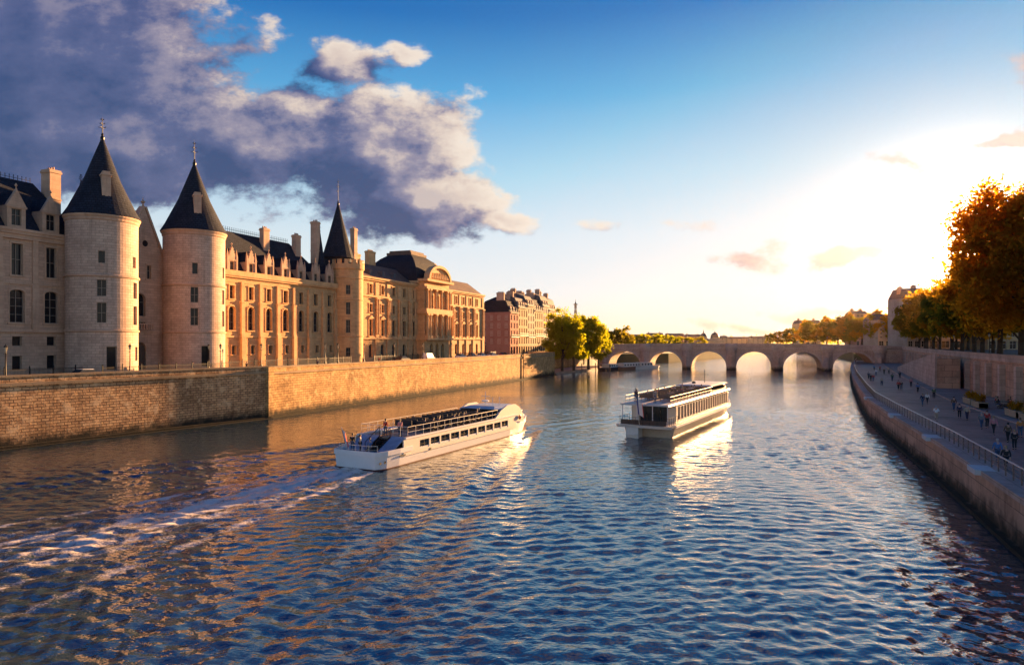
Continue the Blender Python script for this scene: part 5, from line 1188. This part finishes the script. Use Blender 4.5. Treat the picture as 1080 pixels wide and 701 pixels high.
# barges at the low bank
def barge(px, py, ang, L_, w_, lb, cab, colr):
    x, y = gp(px, py, 0); t = thing('moored_barge', lb, 'barge', (x, y, 0), ang, 'barges moored at the low bank'); out = hull_outline(L_, w_, .7)
    m = MB(); hull(m, out, -.5, lambda q: 1.1+.6*max(0, (q/L_-.7)/.3)**2, .9, 1.); m.build('hull', colr, t)
    m = MB(); hull(m, [(a, b-.12) for a, b in out], .6, lambda q: 1.13+.6*max(0, (q/L_-.7)/.3)**2, 1, 0); m.build('deck', GREYP, t)
    for a, b_, h_ in cab:
        m = MB(); m.frus((L_*a, L_*b_, -w_+.6, w_-.6), 1.1, (L_*a+.1, L_*b_-.2, -w_+.75, w_-.75), 1.1+h_); cb = m.build('cabin', WHITE2, t)
        m = MB(); m.box(L_*a-.15, L_*b_+.15, -w_+.45, w_-.45, 1.1+h_, 1.22+h_); m.build('cabin_roof', WHITE, cb)
        n = max(2, int((L_*b_-L_*a)/1.6))
        for i in range(n):
            xx_ = L_*a+(L_*b_-L_*a)*(i+.5)/n
            for sg in (-1, 1): q = MB(); yy_ = sg*(w_-.68); q.box(xx_-.45, xx_+.45, yy_-.04, yy_+.04, 1.1+h_*.35, 1.1+h_*.8); q.build('window', BGLASS, cb)
    m = MB(); m.tube((L_*.2, 0, 1), (L_*.2, 0, 5), .05); m.build('mast', IRON, t)
    return t
dk = plain('barge_black', (.04, .03, .028), .5)
barge(634, 390.6, R(52), 24, 2.4, 'dark barge with low cabin moored nearest to the trees', [(.15, .45, 1.3)], dk)
barge(650, 389.8, R(40), 20, 2.3, 'brown barge with long cabin moored under the left bridge arch', [(.15, .7, 1.5)], plain('barge_brown', (.22, .1, .05), .5))
barge(668, 389.2, R(35), 16, 2.2, 'pale boat with white cabin moored beside the second bridge pier', [(.2, .65, 1.7)], WHITE2)
# mooring posts and bank people
for i, (px, py) in enumerate([(613.5, 391.5), (628, 391), (643, 392.2)]):
    x, y = gp(px, py, 0); m = MB(); m.lathe([(.16, -1), (.16, 3.0), (.2, 3.05), (0, 3.3)], x, y, 8); tag(m.build('mooring_post', DWOOD), ['wooden mooring post below the tallest tree', 'wooden mooring post left of the dark barge', 'wooden mooring post right of the dark barge stern'][i], 'post', 'mooring posts at the low bank')

# ================================================================== RIGHT BANK
W2 = [p for p in WALLR]
def offs(pts, o):
    P_ = [Vector(p) for p in pts]; out = []
    for i in range(len(P_)):
        d = (P_[min(i+1, len(P_)-1)]-P_[max(i-1, 0)]).normalized(); out.append((P_[i].x+d.y*o, P_[i].y-d.x*o))
    return out
RW = 17.5; UZ = 9.0      # retaining wall distance and upper street level
terrain('promenade', offs(W2, .5)+offs(W2, RW+1)[::-1], -3, PZ, COBBLE)
terrain('upper_street', offs(W2, RW+.4)+[(400, 900), (900, 900), (900, -60), (60, -60)][0:0]+[(158+60, 360), (300, 700), (1500, 900), (1500, -50)], -3, UZ, ASPH)
t = thing('river_wall', 'brown stone river wall curving along the right promenade', 'quay wall'); m = MB(); m.sweep(W2, 0, .9, -2, PZ-.35); m.build('wall_face', EMB, t)
m = MB(); m.sweep(W2, -.28, 1.35, PZ-.35, PZ+.02); m.build('coping', EMB_T, t); m = MB(); m.sweep(W2, -.5, 0, -2, .25); m.build('footing', EMB, t)
for i, yy_ in enumerate((45.5, 60.8, 79, 103)):
    x, y = wallr(yy_, -.15); m = MB(); m.box(x-.45, x+.75, y-1.1, y+1.1, PZ-.30, PZ+.05, rot=-.4); tag(m.build('mooring_block', plain('pale_stone_block', (.6, .56, .52), .8)), f'pale stone mooring block on the promenade edge, {ordn[i]} from the camera', 'stone block', 'mooring blocks on the river wall')
# railing: posts every 1.7 m
t = thing('promenade_railing', 'pale metal railing with square posts along the promenade edge', 'railing'); RP = offs(W2, .75)
m = MB(); m.sweep(RP, -.045, .045, PZ+1.04, PZ+1.10)
m.build('handrail', RAILM, t)
for z in (.32, .56, .80): m = MB(); m.sweep(RP, -.018, .018, PZ+z, PZ+z+.035); m.build('rail', RAILD, t)
far_posts = MB(); d = 0; cnt = 0
Ls = [0]
for a, b_ in zip(RP[:-1], RP[1:]): Ls.append(Ls[-1]+math.dist(a, b_))
d = 78.
while d < Ls[-1]:
    j = max(k for k in range(len(Ls)-1) if Ls[k] <= d); a, b_ = Vector(RP[j]), Vector(RP[j+1]); p = a.lerp(b_, (d-Ls[j])/(Ls[j+1]-Ls[j])); ang = math.atan2((b_-a).y, (b_-a).x)
    if cnt < 99: q = MB(); q.box(-.03, .03, -.04, .04, 0, 1.04); o = q.build('post', RAILD, t, loc=(p.x, p.y, PZ)); o.rotation_euler.z = ang
    else: far_posts.box(p.x-.03, p.x+.03, p.y-.04, p.y+.04, PZ, PZ+1.04)
    cnt += 1; d += 1.6
o = far_posts.build('posts', RAILD, t); o['kind'] = 'stuff'
m = MB(); m.sweep(offs(W2, 10.5), -.08, .1, PZ-.2, PZ+.14); struct('kerb', m, EMB_T)
m = MB(); m.sweep(offs(W2, 10.7), 0, 6.5, PZ-.1, PZ+.10); struct('terrace', m, PAVE)
# retaining wall of the upper quay with arcade piers
t = thing('retaining_wall', 'tall retaining wall between promenade and upper street on the right', 'wall'); m = MB(); m.sweep(offs(W2, RW), 0, 1.2, PZ-1, UZ+.05); m.build('wall_face', EMB, t)
m = MB(); m.sweep(offs(W2, RW), -.15, .25, UZ+.05, UZ+.95); m.sweep(offs(W2, RW), -.25, .35, UZ+.95, UZ+1.1); m.build('parapet', EMB_T, t)
for k in range(26):
    Y_ = 40+k*8.; x, y = wallr(Y_, RW-.3); q = MB(); q.box(x-.45, x+.45, y-.55, y+.55, PZ, UZ-.4, rot=-.42); q.build('buttress', EMB_T, t)
# ramp rising to the upper street
t = thing('ramp', 'sloping stone ramp climbing from the promenade to the upper street', 'ramp'); rp = [wallr(y_, 14.3) for y_ in np.linspace(128, 205, 10)]
m = MB(); zt = list(np.linspace(UZ-.1, PZ+.1, 10)); m.sweep(rp, -1.8, 1.8, PZ-.5, zt); m.build('ramp_body', EMB, t); m = MB(); m.sweep(rp, -2.1, -1.8, PZ-.5, [z+.95 for z in zt]); m.build('parapet', EMB_T, t)
# planters, tables, stalls on the terrace
def bush_mesh(rx, ry, rz_, n, ls, seed):
    r_ = np.random.default_rng(seed); cl = [(r_.uniform(-rx, rx), r_.uniform(-ry, ry), r_.uniform(.1, rz_), .3) for _ in range(14)]; v, f = leaves(n, cl, ls, .55, seed); me = bpy.data.meshes.new('shrub'); me.from_pydata(v.tolist(), [], f.tolist()); me.materials.append(LEAFD); return me
bm = [bush_mesh(1.5, .35, .7, 900, .09, s_) for s_ in (1, 2, 3)]
pr = thing('planter', 'x', 'planter', (0, 0, 0), 0, 'wooden planters along the terrace'); m = MB(); m.box(-1.9, 1.9, -.5, .5, .08, .8); m.box(-1.95, 1.95, -.55, .55, .72, .84)
for i in range(7): m.box(-1.9+.6*i, -1.84+.6*i, -.53, .53, .1, .72)
m.build('box', WOOD, pr); m = MB(); m.box(-1.8, 1.8, -.42, .42, .78, .86); m.build('soil', EARTH, pr); link('shrub', bm[0], pr, (0, 0, .85))
places = [(95.5, 11.6, 'farthest wooden planter at the terrace start, beside the kerb'), (90.6, 11.4, 'long wooden planter second along the terrace edge'), (80, 12.2, 'wooden planter in the middle of the terrace between table groups'), (75.0, 12.0, 'wooden planter just before the seated group'), (68, 11.9, 'wooden planter nearest but one at the right edge'), (61, 12.0, 'wooden planter nearest the camera at the right edge')]
def wang(Y_):
    a = wallr(Y_-3); b_ = wallr(Y_+3); return math.atan2(b_[1]-a[1], b_[0]-a[0])
for i, (Y_, of, lb) in enumerate(places):
    o = pr if i == 0 else dup(pr, (0, 0, 0)); x, y = wallr(Y_, of); o.location = (x, y, PZ+.1); o.rotation_euler.z = wang(Y_); o['label'] = lb
tb = thing('terrace_table', 'x', 'table', (0, 0, 0), 0, 'tables and benches on the terrace'); m = MB(); m.box(-1, 1, -.38, .38, .7, .76); m.build('tabletop', WOOD, tb)
for y_ in (-.7, .7): m = MB(); m.box(-1, 1, y_-.15, y_+.15, .42, .47); m.build('bench_seat', WOOD, tb)
for x_ in (-.75, .75): m = MB(); m.box(x_-.05, x_+.05, -.75, .75, .32, .40); m.tube((x_, -.65, 0), (x_, -.2, .7), .045); m.tube((x_, .65, 0), (x_, .2, .7), .045); m.build('leg', DWOOD, tb)
rt = random.Random(9); k = 0; seatp = []
for i in range(11):
    Y_ = 58+i*3.6; of = 14.0+(i % 3)*.9; x, y = wallr(Y_, of); o = tb if i == 0 else dup(tb, (0, 0, 0)); an = wang(Y_)+rt.uniform(-.3, .3); o.location = (x, y, PZ+.1); o.rotation_euler.z = an
    o['label'] = f'wooden picnic table with two benches, {ordn[i]} along the terrace from the camera end'
    for sg in (-1, 1):
        for xs in (-.5, .45):
            if rt.random() < .42:
                jc = rt.choice(['black', 'navy', 'red', 'white', 'brown', 'beige', 'blue']); c, s_ = math.cos(an), math.sin(an); yy_ = sg*.7
                person((x+xs*c-yy_*s_, y+xs*s_+yy_*c, PZ+.1), an+(PI if sg < 0 else 0), 'sit', jc, 'denim', rt.choice(list(HAIR)), f'person in {jc} seated {"riverside" if sg < 0 else "wallside"} {"near" if xs < 0 else "far"} end at the {ordn[i]} terrace table', 'people at the terrace tables')
# walkers (feet measured in the photo)
walk = [(1061, 495, 'walk', 'black', 'black', 'person in black jacket walking near the railing, nearest the camera', .0), (1052, 487, 'walk', 'blue', 'denim', 'person in blue top walking beside the nearest person in black', 0),
        (1063, 466, 'walk', 'brown', 'black', 'person in brown walking behind the nearest pair', 0), (987.5, 444.5, 'run', 'white', 'beige', 'runner in white top on the open promenade', PI), (947.5, 411, 'walk', 'red', 'black', 'person in red top, left of a close pair mid promenade', 0), (950.5, 411, 'walk', 'black', 'denim', 'person in black, right of a close pair mid promenade', 0),
        (960.8, 408, 'stand', 'pink', 'black', 'person in pink standing beside the kerb', 0), (916, 399.5, 'walk', 'navy', 'black', 'person in navy by the railing curve', 0), (921, 402.5, 'walk', 'red', 'denim', 'person in red by the railing curve', 0), (918.5, 402, 'stand', 'black', 'black', 'person in black standing between navy and red walkers', 0), (932.5, 395, 'walk', 'brown', 'black', 'far person in brown on the promenade', 0), (937.5, 394.5, 'walk', 'grey', 'black', 'far person in grey beside the brown dressed one', 0)]
for px, py, kd, jc, tc, lb, r_ in walk:
    x, y = gp(px, py, PZ); person((x, y, PZ), (wang(y)-PI/2 if r_ == 0 else wang(y)+PI/2)+rt.uniform(-.2, .2)+(PI if rt.random() < .5 and r_ == 0 else 0), kd, jc, tc, rt.choice(list(HAIR)), lb, 'people on the right promenade', rt.uniform(.95, 1.04))
strol = [(1035, 452, 'walk', 'grey', 'person in grey strolling between the runner and the tables'), (1041, 451, 'walk', 'red', 'person in red strolling beside the one in grey'), (1012, 441, 'stand', 'navy', 'person in navy standing near the long planter'), (1020, 443, 'walk', 'beige', 'person in beige passing the long planter'), (1006, 433, 'walk', 'brown', 'person in brown close to the kerb by the farthest planter'),
         (973, 428, 'walk', 'navy', 'person in navy walking in the middle of the promenade beyond the runner'), (978, 426, 'walk', 'white', 'person in white walking in the middle of the promenade beyond the runner'), (985, 420, 'stand', 'green', 'person in green standing at the kerb before the ramp'), (968, 414, 'walk', 'blue', 'person in blue near the kerb before the ramp'), (930, 407, 'walk', 'beige', 'person in beige mid promenade beyond the close pair'),
         (941, 402, 'walk', 'green', 'person in green mid promenade beside the ramp wall'), (949, 399, 'stand', 'black', 'person in black near the lower ramp end'), (924, 396, 'walk', 'white', 'far person in white near the railing bend'), (1070, 474, 'stand', 'black', 'person in black standing by the nearest planter'), (1076, 461, 'stand', 'orange', 'person in orange standing by the tables at the picture edge'), (1048, 458, 'walk', 'pink', 'person in pink walking beside the planters'),
         (928, 391.5, 'walk', 'red', 'very far person in red where the promenade narrows'), (922, 390.5, 'walk', 'blue', 'very far person in blue where the promenade narrows')]
for px, py, kd, jc, lb in strol:
    x, y = gp(px, py, PZ); person((x, y, PZ), wang(y)+(PI/2 if rt.random() < .5 else -PI/2)+rt.uniform(-.3, .3), kd, jc, rt.choice(['black', 'denim', 'navy']), rt.choice(list(HAIR)), lb, 'people on the right promenade', rt.uniform(.94, 1.04))
# lamps of the promenade
for i, Y_ in enumerate((62, 92, 124, 158, 196, 238)):
    x, y = wallr(Y_, RW+2.2); dup(lp, (x, y, UZ), 0, f'dark lamp on the upper right street, {ordn[i]} from the camera', 'lamps of the upper right street')

# --- trees of the right bank
gR = 'plane trees along the upper right street'
nt_ = make_tree('plane_tree', 'large dark plane tree nearest the camera at the right picture edge', 'tree', (67.0, 85, UZ), 21.8, 8.6, LEAFD, 60000, .30, 21, gR, .16, 190)
x_, y_ = wallr(60, RW+6)
t2 = make_tree('plane_tree', 'huge tree reaching in from outside the right picture edge', 'tree', (x_+6.5, y_, UZ), 22.5, 8.5, LEAFD, 20000, .32, 22, gR, .2, 120)
rowp = [make_tree('plane_tree', 'x', 'tree', (0, 0, 0), 15.5, 6.2, mt, 13000, .40, 50+i, gR, .2, 90) for i, mt in enumerate((LEAFD, LEAFO))]
Ys = [104, 117, 130, 144, 158, 172, 187, 202, 218, 234, 251, 268, 286]
for i, Y_ in enumerate(Ys):
    src = rowp[i % 2]; o = src if i < 2 else dup(src, (0, 0, 0), rt.uniform(0, 6)); x, y = wallr(Y_, RW+5.5+rt.uniform(-.6, .6)); o.location = (x, y, UZ); sc = rt.uniform(.9, 1.08)*(1.15 if i < 4 else 1.14); o.scale = (sc*1.05, sc*1.05, sc)
    o['label'] = f'plane tree number {i+1} in the roadside row, counted from the large near tree' ; o['label'] = f'{(ordn.get(i) or "last").capitalize()} tree of the upper street row beyond the large near tree'; o['group'] = gR
gR2 = 'trees behind the upper street row'
for i, Y_ in enumerate((112, 135, 160, 186, 212, 240, 268)):
    x, y = wallr(Y_, RW+16+rt.uniform(-1.5, 1.5)); o = dup(rowp[(i+1) % 2], (x, y, UZ), rt.uniform(0, 6), f'{ordn[i].capitalize()} tree of the back row behind the upper street trees', gR2, rt.uniform(1.05, 1.2))
# far right tree masses beyond the bridge
gB = 'dark trees on the right bank beyond the bridge'
fl = [(815, 520, 351, 0), (826, 500, 349.5, 2), (836, 480, 346, 0), (848, 450, 340, 2), (860, 420, 338, 0), (872, 400, 337, 2), (884, 385, 335.5, 0), (896, 370, 334, 2), (909, 355, 333.5, 0), (922, 345, 331, 2), (935, 335, 329, 0), (948, 330, 328, 2)]
for i, (px, Y_, tp, kd) in enumerate(fl): far_tree(px, Y_, tp, 8, kd, f'{(ORD+["eleventh", "twelfth"])[i].capitalize()} from the left in the dark tree bank beyond the bridge', gB, 1.25)
# right bank buildings
def block(px0, px1, Y_, top, label, mat, roofm, nb, fl_, seed, dpt=14, rh=4., zg=UZ):
    x0, x1 = (px0-540)/F*Y_, (px1-540)/F*Y_; L_ = x1-x0; hh = CAMH+(HY-top)*Y_/F; rd = random.Random(seed)
    t = thing('town_building', label, 'building', (x0, Y_, zg), 0, 'buildings of the right bank'); H_ = hh-zg; e = H_-rh; fh = (e-4.2)/fl_
    ops = [(L_*(i+.5)/nb, 1.2, 4.2+fh*f+.5, 4.2+fh*f+fh-.5, 0) for f in range(fl_) for i in range(nb)]+[(L_*(i+.5)/nb, L_/nb*.65, .3, 3.2, 0) for i in range(nb)]
    m = MB(); m.panel(0, L_, 0, e, ops, .35, plane_map(0)); m.box(0, L_, .35, dpt, 0, e-.003); m.build('wall', mat, t)
    for o_ in ops: window(t, o_[1], o_[3]-o_[2], (o_[0], .22, o_[2]), 0, 'cross', WHITEF)
    m = MB(); m.box(-.1, L_+.1, -.4, -.003, e-.4, e); m.build('cornice', TRIM, t)
    m = MB(); m.frus((0, L_, 0, dpt), e+.003, (1, L_-1, 2, dpt-2), H_); rf = m.build('roof', roofm, t)
    for k_ in range(2): chimney(t, L_*(.12+.7*k_), dpt*.5, e, H_+rd.uniform(.6, 1.6), 1., 2.4)
    return t
block(957, 978, 268, 303.5, 'tall building with a straight left edge standing in front of the setting sun', PLAST[3], ZINC, 3, 6, 1)
block(979, 1040, 272, 316, 'lower building right of the tall one before the sun', PLAST[2], ZINC, 5, 5, 2); block(1042, 1095, 240, 312, 'building behind the large near tree', PLAST[1], SLATE, 5, 5, 3)
block(926, 956, 330, 331, 'pale building left of the tall one, half hidden by trees', PLAST[3], ZINC, 4, 5, 4, rh=3); block(903, 916, 400, 327.5, 'narrow square topped building rising above the dark tree bank', PLAST[4], ZINC, 3, 7, 5, rh=2)
block(843, 866, 560, 337.5, 'distant building with chimneys at the left end of the dark tree bank', PLAST[0], ZINC, 4, 6, 6, rh=3)
# --- far skyline
def far_block(px0, px1, Y_, top, label, roof=1):
    return block(px0, px1, Y_, top, label, PLAST[int(px0) % 5], ZINC if roof else SLATE, 4, 3, int(px0), rh=3, zg=4)
fb = [(662, 680, 900, 352.5), (683, 700, 880, 351), (703, 722, 920, 351.5), (724, 740, 900, 352.5), (752, 768, 950, 354), (770, 790, 980, 355), (792, 812, 940, 354.5)]
for i, (a, b_, Y_, tp) in enumerate(fb): o = far_block(a, b_, Y_, tp, f'{ORD[i].capitalize()} from the left in the far hazy line of buildings above the bridge'); o['group'] = 'far hazy buildings above the bridge'
def dome_church(px, Y_, top, rad, lb):
    x = (px-540)/F*Y_; H_ = CAMH+(HY-top)*Y_/F-4; t = thing('domed_church', lb, 'church', (x, Y_, 4)); m = MB(); m.box(-rad*1.7, rad*1.7, -rad*1.4, rad*1.4, 0, H_*.45); m.frus((-rad*1.7, rad*1.7, -rad*1.4, rad*1.4), H_*.45, (-rad, rad, -rad*.3, rad*.3), H_*.55); m.build('nave', PLAST[2], t)
    m = MB(); m.lathe([(rad, H_*.4), (rad, H_*.62)], 0, 0, 20); m.build('drum', PLAST[2], t); m = MB(); m.lathe([(rad*1.05, H_*.62)]+[(rad*math.cos(a), H_*.62+rad*1.15*math.sin(a)) for a in np.linspace(0, 1.4, 8)]+[(rad*.16, H_*.62+rad*1.2), (rad*.14, H_*.9), (0, H_)], 0, 0, 20); m.build('dome', LEAD, t)
dome_church(742, 760, 347, 3.6, 'left and taller of two far domes above the bridge'); dome_church(754, 780, 348.5, 5., 'right and broader of two far domes above the bridge')
# lattice tower
Y_ = 2000; x = (607-540)/F*Y_; H_ = CAMH+(HY-315.5)*Y_/F; t = thing('lattice_tower', 'slim iron lattice tower on the skyline above the green trees', 'tower', (x, Y_, 0), .5)
TI = plain('tower_iron', (.10, .08, .07), .6)
def tw(h): return H_*.1*(math.exp(-h/H_*3.1)*1.0+.02)*1.9*.55+.8
m = MB(); hs = [0, .1, .19, .28, .38, .48, .58, .68, .78, .9]
for i in range(len(hs)-1):
    h0, h1 = hs[i]*H_, hs[i+1]*H_; a, b_ = tw(h0), tw(h1); th = .14*a+.35; C4 = [(-1, -1), (1, -1), (1, 1), (-1, 1)]
    for k_ in range(4):
        p, q = C4[k_], C4[(k_+1) % 4]
        m.tube((p[0]*a, p[1]*a, h0), (p[0]*b_, p[1]*b_, h1), th, th*.8, 4)
        m.tube((p[0]*a, p[1]*a, h0), (q[0]*b_, q[1]*b_, h1), th*.45, n=4); m.tube((q[0]*a, q[1]*a, h0), (p[0]*b_, p[1]*b_, h1), th*.45, n=4)
m.build('lattice', TI, t)
for h_, k_ in ((.19, 1.25), (.38, 1.3), (.88, 2.3)): m = MB(); a = tw(h_*H_)*k_; m.box(-a, a, -a, a, h_*H_, h_*H_+2.5); m.build('platform', TI, t)
m = MB(); m.lathe([(2.4, .9*H_), (2.1, .93*H_), (.7, .945*H_), (.4, H_), (0, H_)], 0, 0, 8); m.build('antenna', TI, t)
# distant ground: banks beyond the bridge and low hills
terrain('far_left_bank', [(60, 380), (92, 390), (190, 560), (330, 860), (420, 1100), (-400, 1200), (-400, 480)], -3, 5, GRASSM)
terrain('far_right_bank', [(166, 322), (230, 322), (1500, 600), (1500, 1300), (520, 1300), (420, 1000), (300, 640), (215, 420)], -3, 6, GRASSM)
terrain('far_land', [(-3000, 1180), (420, 1099), (3500, 1290), (3500, 2000), (-3000, 2000)], -3, 4, GRASSM)
m = MB(); n = 90; vs = []
for j in range(3):
    for i in range(n+1):
        X_ = -2600+i*80; hh = 24+9*math.sin(i*.23)+5*math.sin(i*.61+1)+(20 if i > 60 else 0)*min(1, (i-60)/12.)
        vs.append((X_*.7, 2100+j*300, [0, hh*.75, hh][j]))
m.add(vs, [(j*(n+1)+i, j*(n+1)+i+1, (j+1)*(n+1)+i+1, (j+1)*(n+1)+i) for j in range(2) for i in range(n)]); struct('hills', m, GRASSM, True)
v, f = leaves(9000, [(rng.uniform(-700, 1100), rng.uniform(1150, 1500), rng.uniform(5, 13), 4) for _ in range(900)], 2.2, 1., 77)
me = bpy.data.meshes.new('distant_woods'); me.from_pydata(v.tolist(), [], f.tolist()); me.materials.append(LEAFG); o = link('distant_woods', me); tag(o, 'far low sunlit band of woodland along the horizon', 'woods', None, 'stuff')

# ================================================================== AIR
HAZE = True
if HAZE:
    m = MB(); m.box(-2600, 3000, -80, 2900, -5.2, CAMH+140); o = m.build('haze', None); o['kind'] = 'stuff'; o['label'] = 'warm evening haze over the river and the banks'; o['category'] = 'haze'
    mt = bpy.data.materials.new('haze'); mt.use_nodes = True; nt2 = mt.node_tree; nt2.nodes.clear(); ou = nt2.nodes.new('ShaderNodeOutputMaterial'); pv_ = nt2.nodes.new('ShaderNodeVolumePrincipled')
    pv_.inputs['Color'].default_value = (1, .72, .44, 1); pv_.inputs['Density'].default_value = .00001; pv_.inputs['Anisotropy'].default_value = .8
    nt2.links.new(pv_.outputs[0], ou.inputs['Volume']); o.data.materials.append(mt)
for o in bpy.data.objects:
    if 'used' in o: del o['used']
for o in list(bpy.data.objects):      # drop any prototype that found no place
    if o.get('label') == 'x' and o.parent is None:
        for c in list(o.children_recursive): bpy.data.objects.remove(c)
        bpy.data.objects.remove(o)
